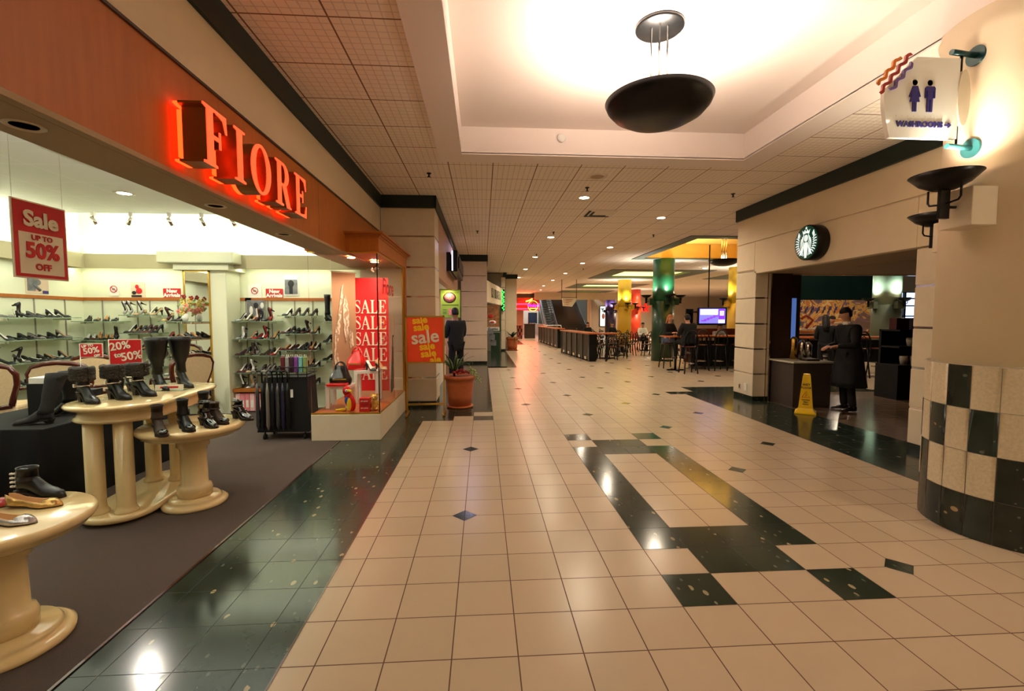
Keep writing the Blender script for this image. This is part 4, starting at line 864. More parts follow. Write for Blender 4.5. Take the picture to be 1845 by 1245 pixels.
# ------------------------------------------------------------------ cream gloss display tables
def stad(cx, y0, y1, r, z, n=14):      # outline with round ends, long in y
    return [Vector((cx + r * math.cos(PI + PI * k / n), y0 + r * math.sin(PI + PI * k / n), z)) for k in range(n + 1)] + [Vector((cx + r * math.cos(PI * k / n), y1 + r * math.sin(PI * k / n), z)) for k in range(n + 1)]
def stadprof(mb, cx, y0, y1, prof): mb.rings([stad(cx, y0, y1, r, z) for r, z in prof])
tt = thing('display_table', 'tall cream gloss display table with rounded ends on four columns', 'table', (-2.87, 4.0, 0), R(6))
mb = MB(); stadprof(mb, 0, -.20, .46, [(.27, .77), (.30, .772), (.312, .785), (.30, .80), (.285, .81), (.28, .85), (.30, .86), (.34, .868), (.358, .88), (.36, .892), (.352, .903), (.33, .908), (.001, .908)]); mb.build('table_top', 'cream_gloss', tt)
for x in (-.10, .10):
    for y_ in (-.40, .32): mb = MB(); mb.lathe([(.078, .07), (.078, .09), (.066, .105), (.060, .13), (.060, .78)], c=(x, y_ + (.0 if x > 0 else .0), 0), seg=28); mb.build('column', 'cream_gloss', tt)
mb = MB(); stadprof(mb, 0, -.29, .42, [(.001, .02), (.225, .02), (.247, .03), (.253, .048), (.247, .066), (.225, .075), (.001, .075)]); mb.build('base', 'cream_gloss', tt)
for x, y_ in ((-.15, -.3), (.15, -.3), (-.15, .4), (.15, .4)): mb = MB(); mb.lathe([(.018, 0), (.018, .02)], c=(x, y_, 0), seg=12); mb.build('caster', 'black_metal', tt)
def pedestal(loc, r, h, lab, rb=.25):
    t = thing('display_table', lab, 'table', loc); mb = MB(); mb.lathe([(.18, h - .10), (r - .06, h - .085), (r - .035, h - .072), (r - .03, h - .055), (r - .012, h - .048), (r, h - .03), (r - .004, h - .010), (r - .02, h), (.001, h)], seg=56); mb.build('table_top', 'cream_gloss', t)
    mb = MB(); mb.lathe([(.11, .075), (.125, .08), (.128, .14), (.115, .17), (.098, .18), (.095, h - .26), (.10, h - .2), (.118, h - .185), (.12, h - .12), (.12, h - .095)], seg=40); mb.build('column', 'cream_gloss', t)
    mb = MB(); mb.lathe([(rb - .01, 0), (rb, .012), (rb, .03), (rb - .02, .042), (rb - .05, .045), (rb - .045, .058), (rb - .06, .075), (.001, .077)], seg=48); mb.build('base', 'cream_gloss', t); return t
pedestal((-2.41, 3.92, 0), .385, .68, 'round cream gloss pedestal table with ankle boots on top', .235); pedestal((-2.27, 2.23, 0), .36, .62, 'low round cream gloss table in the near left corner', .255)
# boots and shoes on the tables
def cuff(o, h, r):
    mb = MB(); rg = random.Random(3)
    for k in range(6): mb.tube([(.052 + (r + .008 * rg.random()) * math.cos(a), (r * .85) * math.sin(a), h - .02 - .015 * k + .012 * rg.random()) for a in [2 * PI * q / 14 for q in range(15)]], .017, 7)
    mb.build('fur_cuff', 'fur', o)
def buckle(o):
    mb = MB(); mb.tube([(.052 + .06 * math.cos(a), .05 * math.sin(a), .13) for a in [2 * PI * q / 14 for q in range(15)]], .006, 6); mb.box(.05, .075, -.06, -.05, .12, .145); mb.build('strap', 'chrome', o)
for i, (x, y_, rz, lb) in enumerate(((-3.06, 3.72, -30, 'nearest of the fur trimmed boots, its cuff toward the viewer'), (-2.96, 3.87, -26, 'middle fur trimmed boot with small buckle'), (-2.88, 4.02, -24, 'farthest fur trimmed boot on the tall cream table'))):
    boot('fur_trimmed_boot', .27, .27, .065, .07, 'leather_black', (x - .05, y_, .908), R(rz), 'black ankle boot, ' + lb, 'fur trimmed boots on the tall table', extra=lambda o: (cuff(o, .27, .072), buckle(o)))
for i, (x, y_, lb) in enumerate(((-3.0, 4.38, 'left'), (-2.89, 4.53, 'right'))):
    boot('knee_boot', .47, .28, .075, .115, 'leather_black', (x, y_, .908), R(-38), 'black knee high heeled boot, %s of the pair behind the fur boots' % lb, 'knee high boots on the tall table', extra=lambda o: tag((lambda q: (q.tube([(.06, -.062, .38), (.055, -.07, .27)], .003, 6), q.ell((.055, -.07, .265), .008, .006, .012), q)[-1].build('tassel', 'chrome', o))(MB())))
boot('ankle_boot', .20, .23, .06, .055, 'leather_black', (-3.14, 4.25, .908), R(-30), 'black buckled ankle boot left of the knee boots', 'boots on the tall table', extra=buckle)
AB = [(-2.50, 3.63, -44, 'leather_brown', 'dark suede ankle boot with patent toe at the left of the round table', .17), (-2.40, 3.76, -40, 'leather_black', 'black suede ankle boot in the middle of the round table', .19), (-2.30, 3.86, -36, 'leather_patent', 'black patent ankle boot with bow, centre right of the round table', .15),
      (-2.29, 3.97, -32, 'leather_brown', 'low brown ankle boot at the right of the round table', .12), (-2.17, 4.10, -28, 'leather_patent', 'black patent shoe boot at the right edge of the round table', .11), (-2.42, 4.06, -36, 'leather_black', 'black cuffed boot at the back of the round table', .20)]
for x, y_, rz, mt, lb, h in AB:
    def ex(o, mt=mt):
        if mt != 'leather_patent': q = MB(); q.ell((.215 * .9, 0, .032), .05, .034, .022); q.build('toe_cap', 'leather_patent', o)
        else: q = MB(); q.ell((.12, -.02, .075), .02, .014, .010); q.ell((.12, .02, .075), .02, .014, .010); q.build('bow', 'leather_patent', o)
    boot('ankle_boot', h + .05, .24, .055, .052, mt, (x, y_, .68), R(rz), lb, 'ankle boots on the round table', extra=ex)
def sale_card(loc, w_, h, lines, lab, rz, stand):
    t = thing('sale_card', lab, 'sign', loc, rz); mb = MB(); mb.box(-w_ / 2, w_ / 2, 0, .004, 0, h); mb.build('border', 'sign_white', t); mb = MB(); mb.box(-w_ / 2 + .006, w_ / 2 - .006, -.002, .001, .006, h - .006); mb.build('panel', 'sign_red', t)
    for s_, z, x, q in lines: text('lettering', s_, q, 'sign_white', (x, -.004, z), (PI / 2, R(-9), 0), t, ext=.001, bold=.002)
    mb = MB(); mb.tube([(-w_ / 2, .004, h), (-w_ / 2, .004, -stand)], .004, 6); mb.build('stem', 'chrome', t); mb = MB(); mb.box(-w_ / 2 - .04, -w_ / 2 + .04, -.03, .03, -stand, -stand + .006); mb.build('foot', 'chrome', t); return t
sale_card((-3.16, 4.26, 1.14), .255, .225, [('20%', .165, -.04, .095), ('to', .085, -.06, .06), ('50%', .075, .045, .10)], 'red 20% to 50% card standing behind the fur trimmed boots', R(8), .231)
sale_card((-4.03, 4.98, 1.145), .20, .145, [('UP TO', .12, -.03, .035), ('50%', .07, 0, .085), ('OFF', .02, .05, .03)], 'small red up to 50% off card left of the 20% to 50% card', R(10), .462)
mb = MB(); mb.box(-.11, .11, 0, .004, 0, .05); o = mb.build('price_card', 'sign_white'); o.location = (-2.78, 4.22, .913); o.rotation_euler = (R(-12), 0, R(10)); tag(o, 'small cream price card on the tall cream table', 'card'); q = MB(); q.box(-.07, .07, -.001, 0, .018, .034); q.build('red_print', 'sign_red', o)
mb = MB(); mb.box(-.13, .13, -.05, .05, 0, .004); o = mb.build('price_card', 'glass_shelf'); o.location = (-2.78, 4.24, .909); tag(o, 'clear plastic card base on the tall cream table', 'card')
# shoes on the low table in the corner
def ballet(loc, rz, m_, lab, ins='tan'):
    o = shoe_mb('flat', .25).build('ballet_flat', [m_, 'insole_' + ins, 'sole']); o.location = loc; o.rotation_euler = (0, 0, rz); tag(o, lab, 'shoe', 'flat shoes on the low corner table'); return o
ballet((-2.34, 2.36, .62), R(2), 'gold_leather', 'gold snakeskin ballet flat on the low corner table'); ballet((-2.28, 2.17, .62), R(0), 'silver_leather', 'silver wrinkled ballet flat, nearest in the corner')
o = shoe_mb('kitten', .23).build('shoe', ['shoe_red', 'insole_tan', 'sole']); o.location = (-2.55, 2.33, .62); o.rotation_euler = (0, 0, R(20)); tag(o, 'red suede shoe behind the gold ballet flat', 'shoe', 'flat shoes on the low corner table')
o = boot('studded_boot', .16, .24, .03, .05, 'leather_black', (-2.42, 2.50, .62), R(-4), 'black shoe with studded heel at the rear of the low table', 'flat shoes on the low corner table')
q = MB()
for a in range(5):
    for b in range(4): q.ell((.052 + .046 * math.cos(2.6 + a * .28 - .3), -.036 + .0 * a - .004 * b if 0 else .04 * math.sin(4.2 + a * .25), .07 + b * .022), .006, .006, .006, 6, 4)
q.build('studs', 'white', o)
# dark draped table with tall boots behind the cream tables
dt = thing('draped_table', 'black cloth draped display table behind the tall cream table', 'table', (-3.93, 4.5, 0)); mb = MB()
rs = []
for z, e in ((0, .05), (.4, .025), (.67, 0), (.68, -.005)):
    ring = []
    for k in range(72):
        a = k / 72 * 4; s_ = int(a); f = a - s_; X_, Y_ = .48, .72; cor = [(-X_, -Y_), (X_, -Y_), (X_, Y_), (-X_, Y_)]; p = cor[s_]; q = cor[(s_ + 1) % 4]; x = p[0] + (q[0] - p[0]) * f; y_ = p[1] + (q[1] - p[1]) * f
        w_ = 1 + (e + .5 * e * math.sin(k * 1.3)) ; ring.append(Vector((x * w_, y_ * w_, z)))
    rs.append(ring)
mb.rings(rs); mb.build('cloth', 'black_cloth', dt)
boot('slouch_boot', .42, .27, .03, .075, 'suede_grey', (-3.55, 3.98, .68), R(-170), 'dark grey suede knee boot leaning beside the tall cream table', 'boots on the black draped table', lean=-.10)
boot('knee_boot', .40, .26, .06, .07, 'leather_black', (-3.66, 4.35, .68), R(-150), 'black knee boot behind the dark grey suede boot', 'boots on the black draped table')
boot('knee_boot', .36, .26, .06, .07, 'leather_black', (-3.62, 4.75, .68), R(-40), 'black knee boot farthest back on the draped table', 'boots on the black draped table')
for i, (x, y_, z, lb) in enumerate(((-3.93, 4.25, .68, 'black shoe box on the draped table under the white lid'), (-4.15, 4.75, .68, 'black shoe box at the rear of the draped table'))):
    mb = MB(); mb.bev(-.16, .16, -.10, .10, 0, .28 if i == 0 else .14, .004); o = mb.build('shoe_box', 'black_matte'); o.location = (x, y_ + .2, z); tag(o, lb, 'box', 'boxes on the draped table')
mb = MB(); mb.bev(-.15, .15, -.09, .09, 0, .055, .004); o = mb.build('shoe_box', 'white'); o.location = (-3.93, 4.45, .96); tag(o, 'white shoe box on top of the black box', 'box', 'boxes on the draped table')
for i, (x, y_, rz) in enumerate(((-4.2, 4.0, -140), (-4.0, 3.92, -120), (-4.32, 4.3, -150))):
    boot('ankle_boot', .17, .24, .05, .05, 'leather_patent', (x, y_, .68), R(rz), ['black patent ankle boot at the left end of the draped table', 'black quilted ankle boot beside the left end boot', 'black ankle boot behind the left end pair'][i], 'boots on the black draped table')
# ------------------------------------------------------------------ armchairs
def armchair(loc, rz, lab):
    t = thing('armchair', lab, 'chair', loc, rz, 'cream upholstered armchairs with mahogany frames'); mb = MB(); W_ = .30
    pts = [(-.22, .0, .48)] + [(-.22 - .05 * math.sin(PI * k / 4) - .0, .0 + .02 * k / 4, .48 + .28 * k / 4) for k in range(1, 5)]
    arch = [(-.23, 0, .50), (-.25, .01, .60), (-.30, .03, .76), (-.31, .05, .88), (-.26, .06, .96), (-.14, .07, 1.00), (0, .075, 1.015), (.14, .07, 1.00), (.26, .06, .96), (.31, .05, .88), (.30, .03, .76), (.25, .01, .60), (.23, 0, .50), (0, 0, .47), (-.23, 0, .50)]
    mb.tube(arch, .034, 10); mb.build('back_frame', 'mahogany', t)
    mb = MB(); poly = [(x * .96, z) for x, y_, z in arch[:-1]]
    mb.prism(poly, .05, lambda u, v, w_: Vector((u, .07 * (v - .5) / .5 - .025 + w_, v))); mb.build('backrest', 'upholstery', t)
    mb = MB(); mb.bev(-.27, .27, -.50, 0, .40, .50, .03); mb.build('seat', 'upholstery', t); mb = MB(); mb.bev(-.28, .28, -.51, .01, .36, .41, .01); mb.build('seat_rail', 'mahogany', t)
    for x, y_ in ((-.25, -.47), (.25, -.47), (-.24, -.02), (.24, -.02)): mb = MB(); mb.tube([(x, y_, .37), (x * 1.03, y_ * 1.03, .2), (x * 1.0, y_, 0)], [.03, .02, .014], 10); mb.build('leg', 'mahogany', t)
    for s in (-1, 1): mb = MB(); mb.tube([(s * .28, .02, .70), (s * .32, -.15, .69), (s * .32, -.34, .67), (s * .30, -.38, .60), (s * .28, -.36, .42)], .02, 10); mb.build('arm', 'mahogany', t)
    return t
armchair((-5.12, 5.9, 0), R(190), 'cream armchair behind the white shoe box, its back toward the viewer'); armchair((-5.86, 5.75, 0), R(196), 'cream armchair cut off at the left edge, its back toward the viewer'); armchair((-5.55, 6.95, 0), R(185), 'cream armchair behind the other two, only its top rail showing')
armchair((-4.3, 7.0, 0), R(250), 'cream armchair near the mirrored column base')
# ------------------------------------------------------------------ umbrella and sock rack
rk = thing('merchandise_rack', 'black wheeled merchandise rack beside the display case', 'rack', (-2.50, 6.05, 0))
mb = MB(); mb.add([Vector(p) for p in ((-.36, -.12, .10), (.28, -.12, .10), (.28, .25, .10), (-.36, .25, .10), (-.27, -.08, .80), (.26, -.08, .80), (.26, .22, .80), (-.27, .22, .80))], [(0, 1, 5, 4), (1, 2, 6, 5), (2, 3, 7, 6), (3, 0, 4, 7), (4, 5, 6, 7), (3, 2, 1, 0)]); mb.build('bin', 'black_matte', rk)
mb = MB()
for z in (.84, .93): mb.tube([(-.05, -.14, z), (.28, -.14, z), (.28, .2, z), (-.05, .2, z), (-.05, -.14, z)], .007, 6)
for x in (-.05, .06, .17, .28): mb.tube([(x, -.14, .78), (x, -.14, .94)], .006, 6)
mb.tube([(-.33, -.14, .84), (-.05, -.14, .84)], .01, 6); mb.build('top_basket', 'black_metal', rk)
for x in (-.28, .22):
    for y_ in (-.08, .2): mb = MB(); mb.tube([(x - .015, y_, .035), (x + .015, y_, .035)], .035, 14); mb.tube([(x, y_, .03), (x, y_, .10)], .01, 6); mb.build('caster', 'rubber', rk)
for i, k in enumerate(['maroon', 'grey', 'plum', 'purple', 'aqua', 'green']):
    x = -.03 + i * .055 - 2.50; mb = MB(); mb.bev(x - .024, x + .024, 5.94, 5.99, .86, 1.06, .008); o = tag(mb.build('sock_pack', 'pack_' + k), '%s sock pack in the top basket of the merchandise rack' % k, 'socks', 'sock packs on the rack'); mb = MB(); mb.tube([(x - .012, 5.965, 1.06), (x - .012, 5.965, 1.085), (x + .012, 5.965, 1.085), (x + .012, 5.965, 1.06)], .004, 6); mb.build('hook', 'white', o)
un = ['leftmost', 'second from the left', 'third from the left', 'fourth from the left', 'fifth from the left', 'sixth from the left, next to the tag', 'rightmost']
for i in range(7):
    x = -2.50 - .32 + i * .062; g = ['shoe_charcoal', 'leather_black', 'shoe_grey', 'leather_black', 'shoe_charcoal', 'shoe_navy', 'leather_black'][i]
    t = thing('umbrella', '%s hooked umbrella hanging on the merchandise rack, %s' % (['dark grey', 'black', 'grey', 'black', 'dark grey', 'navy', 'black'][i], un[i]), 'umbrella', (x, 5.88, .0), 0, 'umbrellas on the rack')
    mb = MB(); mb.tube([(0, 0, .14), (0, 0, .2), (0, 0, .62), (0, 0, .74)], [.006, .026, .022, .008], 10); mb.build('canopy', g, t)
    mb = MB(); mb.tube([(0, 0, .74), (0, 0, .84)] + [(-.035 + .035 * math.cos(a), -.005, .86 + .035 * math.sin(a)) for a in (0, .6, 1.2, 1.9, 2.6, 3.2)], .009, 8); mb.build('handle', 'shoe_grey' if i in (0, 2) else 'black_metal', t)
mb = MB(); mb.box(-2.40, -2.37, 5.84, 5.845, .56, .66); tag(mb.build('price_tag', 'white'), 'white price tag hanging from the umbrellas', 'tag')
# ------------------------------------------------------------------ ceiling fittings of the walkway
cl = ['nearest the pale coffer on the left', 'right of the square ceiling vent', 'left row, second from the coffer', 'right row, second from the coffer', 'left row, third from the coffer', 'right row, third from the coffer', 'left row, fourth from the coffer', 'right row, fourth from the coffer',
      'left row, fifth from the coffer', 'right row, fifth from the coffer', 'left row, sixth from the coffer', 'right row, sixth from the coffer', 'far end, before the red neon sign', 'far end, before the escalator']
c0 = thing('recessed_light', 'lit recessed can light in the mall ceiling, ' + cl[0], 'ceiling light', (CANS[0][0], CANS[0][1], CZ), group='recessed can lights of the walkway')
mb = MB(); mb.lathe([(.085, -.004), (.105, -.008), (.115, -.004), (.115, 0)], seg=28, cap=False); mb.build('ring', 'can_ring', c0)
mb = MB(); mb.lathe([(.086, -.004), (.001, -.004)], seg=28); mb.build('lamp', 'can_glow', c0)
for (x, y), lb in zip(CANS[1:], cl[1:]): dup(c0, (x, y, CZ), label='lit recessed can light in the mall ceiling, ' + lb)
sp = thing('sprinkler_head', 'dark sprinkler head left of the coffer corner', 'sprinkler', (-.77, 6.85, CZ), group='sprinkler heads in the mall ceiling')
mb = MB(); mb.lathe([(.035, 0), (.03, -.012), (.012, -.016), (.012, -.05), (.03, -.055), (.001, -.058)], seg=16); mb.build('body', 'black_metal', sp)
for x, y, lb in ((1.69, 7.43, 'beyond the round ceiling speaker'), (4.24, 7.64, 'nearest the coffee shop front'), (-.12, 11.25, 'above the second left pilaster side'), (1.74, 11.27, 'between the left row can lights'), (4.32, 11.48, 'left of the yellow ceiling recess'), (1.78, 15.2, 'beside the third left row light'), (4.3, 19.5, 'left of the second ceiling recess')): dup(sp, (x, y, CZ), label='dark sprinkler head ' + lb)
t = thing('ceiling_speaker', 'round beige ceiling speaker beyond the coffer edge', 'speaker', (1.70, 6.82, CZ)); mb = MB(); mb.lathe([(.15, 0), (.145, -.012), (.10, -.016)], seg=32, cap=False); mb.build('ring', 'can_ring', t); mb = MB(); mb.lathe([(.10, -.014), (.001, -.010)], seg=32); mb.build('grille', 'soffit', t)
t = thing('air_vent', 'square ceiling vent with black slots above the walkway', 'vent', (2.35, 9.25, CZ))
mb = MB(); mb.box(-.3, .3, -.3, .3, -.006, -.001); mb.build('plate', 'ceil_plain' if 'ceil_plain' in M else 'can_ring', t)
for e in (.26, .17): mb = MB(); mb.box(-e, -e + .05, -e, e, -.012, -.006); mb.box(-e + .05, e, e - .05, e, -.012, -.006); mb.build('slot', 'black_matte', t)
t = thing('smoke_detector', 'small round white detector on the coffer far side', 'detector', (1.02, 5.985, 3.86)); mb = MB(); mb.lathe([(.055, 0), (.05, .02), (.03, .03), (.001, .032)], seg=20, M_=Matrix.Rotation(PI / 2, 4, 'X')); mb.build('housing', 'white', t)
def pendant(loc, top, r, lab, p=0, coln=(1, .84, .72)):
    t = thing('pendant_lamp', lab, 'lamp', loc, group='black bowl pendant lamps'); mb = MB()
    prof = [(.001, -.19), (.16 * r / .44, -.183), (.27 * r / .44, -.155), (.37 * r / .44, -.10), (.42 * r / .44, -.045), (r, 0), (r - .012, 0), (.40 * r / .44, -.045), (.33 * r / .44, -.10), (.2 * r / .44, -.145), (.001, -.165)]
    mb.lathe(prof, seg=64); mb.build('bowl', 'black_metal', t)
    mb = MB(); mb.lathe([(.001, top - .03), (.19, top - .03), (.20, top - .02), (.20, top)], seg=40); mb.build('canopy', 'leather_brown' if 0 else 'black_metal', t)
    for k in range(6): a = 2 * PI * k / 6 + .2; mb = MB(); mb.tube([(.075 * math.cos(a), .075 * math.sin(a), -.12), (.075 * math.cos(a), .075 * math.sin(a), top - .02)], .007, 8); mb.build('rod', 'chrome', t)
    mb = MB(); mb.lathe([(.16, -.12), (.001, -.12)], seg=24); mb.build('lamp', 'can_glow', t)
    area((loc[0], loc[1], loc[2] - .02), .5, p, coln, rot=(180, 0, 0)); return t
pendant((1.48, 3.88, 3.37), .61, .44, 'large black bowl pendant hanging in the pale coffer', 95)
pendant((7.53, 14.0, 3.36), .78, .45, 'black bowl pendant in the yellow recess over the food court', 14, (1, .8, .5))
# ------------------------------------------------------------------ sconces
def sconce(loc, ang, lab, grp, r=.20, p=10, colr=(1, .92, .74), small=False):
    t = thing('wall_sconce', lab, 'wall lamp', loc, ang, grp)      # local +x points away from the column
    mb = MB(); mb.lathe([(.001, -.105), (.07, -.10), (.14, -.062), (r, 0), (r - .008, 0), (.13, -.05), (.001, -.085)], seg=36); mb.build('bowl', 'black_metal', t)
    mb = MB(); mb.box(-.035, .035, -.012, .012, -.30, -.09); mb.build('stem', 'black_metal', t)
    for s in (-1, 1): mb = MB(); mb.tube([(0, s * .02, -.20), (0, s * .10, -.19), (0, s * .115, -.17), (0, s * .115, -.085)], .007, 6); mb.build('bracket_rod', 'black_metal', t)
    mb = MB(); mb.tube([(0, 0, -.22), (-.14, 0, -.22)], .010, 8); mb.build('arm', 'black_metal', t)
    mb = MB(); mb.lathe([(.07, -.04), (.001, -.04)], seg=16); mb.build('lamp', 'can_glow', t)
    area((loc[0], loc[1], loc[2] + .0), .14, p, colr, rot=(180, 0, 0), spread=130); return t
s1 = sconce((3.19, 3.03, 2.54), PI, 'black bowl wall lamp below the washrooms sign', 'wall lamps on the round cream column', p=7)
mb = MB(); mb.bev(-.34, -.09, -.11, .11, -.36, -.10, .006); mb.build('mounting_box', 'panel', s1)
s2 = sconce((4.16, 4.02, 2.50), PI / 2, 'black bowl wall lamp half hidden behind the round column', 'wall lamps on the round cream column', p=6)
mb = MB(); mb.bev(-.44, -.09, -.11, .11, -.36, -.10, .006); mb.build('mounting_box', 'panel', s2)
# ------------------------------------------------------------------ washrooms sign
ws = thing('washroom_sign', 'cream projecting WASHROOMS sign with wavy stripes on the round column', 'sign', (3.03, 3.06, 3.07))
pts = [(-.27, .02), (-.275, -.03), (-.27, -.10), (-.255, -.18), (-.23, -.275), (.25, -.275), (.25, .26), (.02, .26), (-.06, .26), (-.275, .05)]
mb = MB(); mb.prism([(-.285, .0), (-.28, -.08), (-.262, -.17), (-.235, -.275), (.26, -.275), (.26, .265), (-.06, .265), (-.285, .04)], .03, lambda u, v, w_: Vector((u, w_, v))); mb.build('board', 'white_gloss', ws)
mb = MB(); mb.prism([(.30 + .045 * math.cos(a), .0 + .19 * math.sin(a)) for a in [2 * PI * k / 24 for k in range(24)]], .05, lambda u, v, w_: Vector((u - .01, w_ - .01, v))); mb.build('oval_plate', 'panel', ws)
for i, (m_, d, l0, l1) in enumerate((('sign_orange', .045, .0, .235), ('sign_rust', .0, -.03, .30), ('sign_purple', -.05, .03, .26))):
    mb = MB(); a0 = Vector((-.30, .045)); dr = Vector((.62, .785)).normalized(); nr = Vector((-dr.y, dr.x)); rs = []
    for k in range(25):
        q = l0 + (l1 - l0) * k / 24; p = a0 + dr * q + nr * (d + .010 * math.sin(q * 75)); rs.append([Vector((p.x + nr.x * w_, y_, p.y + nr.y * w_)) for w_, y_ in ((-.011, -.012), (.011, -.012), (.011, .004), (-.011, .004))])
    mb.rings(rs, smooth=False); mb.build('wave_stripe', m_, ws)
def pict(x, female):
    mb = MB(); mb.lathe([(.020, -.006), (.020, 0)], c=(0, 0, 0), seg=20, M_=Matrix.Translation((x, 0, .095)) @ Matrix.Rotation(PI / 2, 4, 'X'))
    f = lambda u, v, w_: Vector((x + u, -w_, v))
    if female: mb.prism([(-.018, .07), (.018, .07), (.042, .0), (.033, -.004), (.018, .035), (.036, -.035), (.014, -.035), (.014, -.10), (.002, -.10), (.002, -.035), (-.002, -.035), (-.002, -.10), (-.014, -.10), (-.014, -.035), (-.036, -.035), (-.018, .035), (-.033, -.004), (-.042, 0)], .006, f)
    else: mb.prism([(-.028, .07), (.028, .07), (.037, .06), (.037, -.008), (.027, -.008), (.027, .04), (.022, .04), (.020, -.10), (.003, -.10), (.003, -.02), (-.003, -.02), (-.003, -.10), (-.020, -.10), (-.022, .04), (-.027, .04), (-.027, -.008), (-.037, -.008), (-.037, .06)], .006, f)
    return mb.build('pictogram', 'sign_navy', ws)
pict(-.065, True); pict(.045, False)
text('lettering', 'WASHROOMS', .052, 'sign_navy', (-.02, -.002, -.185), '-y', ws, ext=.003, bold=.0022, sx=1.02)
mb = MB(); mb.prism([(.165, -.179), (.195, -.179), (.185, -.168), (.196, -.168), (.213, -.185), (.196, -.202), (.185, -.202), (.195, -.191), (.165, -.191)], .004, lambda u, v, w_: Vector((u, -w_, v))); mb.build('arrow', 'sign_navy', ws)
for k in range(9): mb = MB(); mb.ell((-.19 + k * .042, 0, -.13), .003, .002, .003, 6, 4); mb.build('braille_dot', 'braille_grey', ws)
mb = MB(); mb.tube([(.28, .02, -.32), (.28, .02, -.17)], .007, 8); mb.build('hanger_rod', 'black_metal', ws); mb = MB(); mb.tube([(.285, .02, .17), (.285, .02, .30)], .009, 8); mb.build('hanger_rod', 'black_metal', ws)
for z, m_ in ((.305, 'dark_teal'), (-.325, 'teal')):
    mb = MB(); mb.tube([(.19, .0, z), (.42, .03, z)], .018, 14); mb.build('bracket_arm', m_, ws); mb = MB(); mb.tube([(.395, .03, z), (.425, .03, z)], .065, 24); mb.build('bracket_disc', m_, ws)
# ------------------------------------------------------------------ coffee shop disc sign, wall plates
ds = thing('logo_sign', 'round green and white lit logo sign over the coffee shop opening', 'sign', (5.03, 6.66, 2.68))
mb = MB(); mb.lathe([(.255, 0), (.262, .01), (.262, .17), (.25, .18), (.001, .18)], seg=56, M_=Matrix.Rotation(-PI / 2, 4, 'Y')); mb.build('drum', 'black_metal', ds)
mb = MB(); mb.lathe([(.243, .1805), (.243, .184), (.001, .184)], seg=56, M_=Matrix.Rotation(-PI / 2, 4, 'Y')); mat('logo_green', (8, 74, 52), .3, emit=(8, 74, 52), estr=.25); mat('logo_white', (230, 244, 240), .3, emit=(222, 240, 236), estr=.75); mb.build('green_face', 'logo_green', ds)
f = lambda u, v, w_: Vector((-.184 - w_, -u * .243, v * .243)); mb = MB()
def P_(pl): mb.prism(pl, .002, f)
def strip(cv, w0, w1):
    n = len(cv); L_ = []; R_ = []
    for i, p in enumerate(cv):
        a = cv[max(i - 1, 0)]; b = cv[min(i + 1, n - 1)]; d = Vector((b[0] - a[0], b[1] - a[1])).normalized(); q = Vector((-d.y, d.x)) * (w0 + (w1 - w0) * i / (n - 1)) / 2; L_.append((p[0] + q.x, p[1] + q.y)); R_.append((p[0] - q.x, p[1] - q.y))
    for i in range(n - 1): P_([L_[i], L_[i + 1], R_[i + 1], R_[i]])
P_([(.17 * math.cos(a), .27 + .21 * math.sin(a)) for a in [2 * PI * k / 20 for k in range(20)]])
P_([(-.26, .52), (-.34, .78), (-.20, .66), (-.12, .80), (0, .66), (.12, .80), (.20, .66), (.34, .78), (.26, .52), (.0, .58)])
P_([(.0 + (.11 if k % 2 == 0 else .045) * math.sin(2 * PI * k / 10), .88 + (.11 if k % 2 == 0 else .045) * math.cos(2 * PI * k / 10)) for k in range(10)])
P_([(-.14, .02), (.14, .02), (.17, -.3), (.13, -.7), (.08, -.93), (-.08, -.93), (-.13, -.7), (-.17, -.3)])
for s in (-1, 1):
    for j, o_ in enumerate((.24, .33, .42)): strip([(s * (o_ + .035 * math.sin(z * 9 + j)), z) for z in [.50 - j * .12 - k * (1.30 - j * .16) / 14 for k in range(15)]], .05, .06)
    P_([(s * .52, .50), (s * .66, .70), (s * .74, .42), (s * .62, .30)])
    for k in range(8): a = R(24 - k * 11); strip([(s * .62 * math.cos(a - .12), .62 * math.sin(a - .12)), (s * .78 * math.cos(a), .78 * math.sin(a)), (s * .92 * math.cos(a - .02), .92 * math.sin(a - .02))], .07, .05)
mb.build('siren_emblem', 'logo_white', ds)
mb = MB(); P_([(-.08, .30), (-.02, .31), (-.02, .29), (-.08, .28)]); P_([(.08, .30), (.02, .31), (.02, .29), (.08, .28)]); P_([(-.04, .17), (.04, .17), (.0, .15)])
mb.v = [(v[0] - .003, v[1], v[2]) for v in mb.v]; mb.build('face_lines', 'logo_green', ds)
t = thing('wall_outlet', 'small dark round socket low on the right pilaster', 'socket', (5.028, 8.62, .22)); mb = MB(); mb.box(-.006, 0, -.03, .03, -.05, .05); mb.build('plate', 'chrome', t); mb = MB(); mb.box(-.009, -.005, -.014, .014, -.03, .03); mb.build('socket', 'black_matte', t)
mb = MB(); mb.bev(5.02, 5.03, 8.37, 8.47, .16, .30, .003); tag(mb.build('cover_plate', 'white'), 'blank cream cover plate beside the dark socket on the pilaster', 'plate')
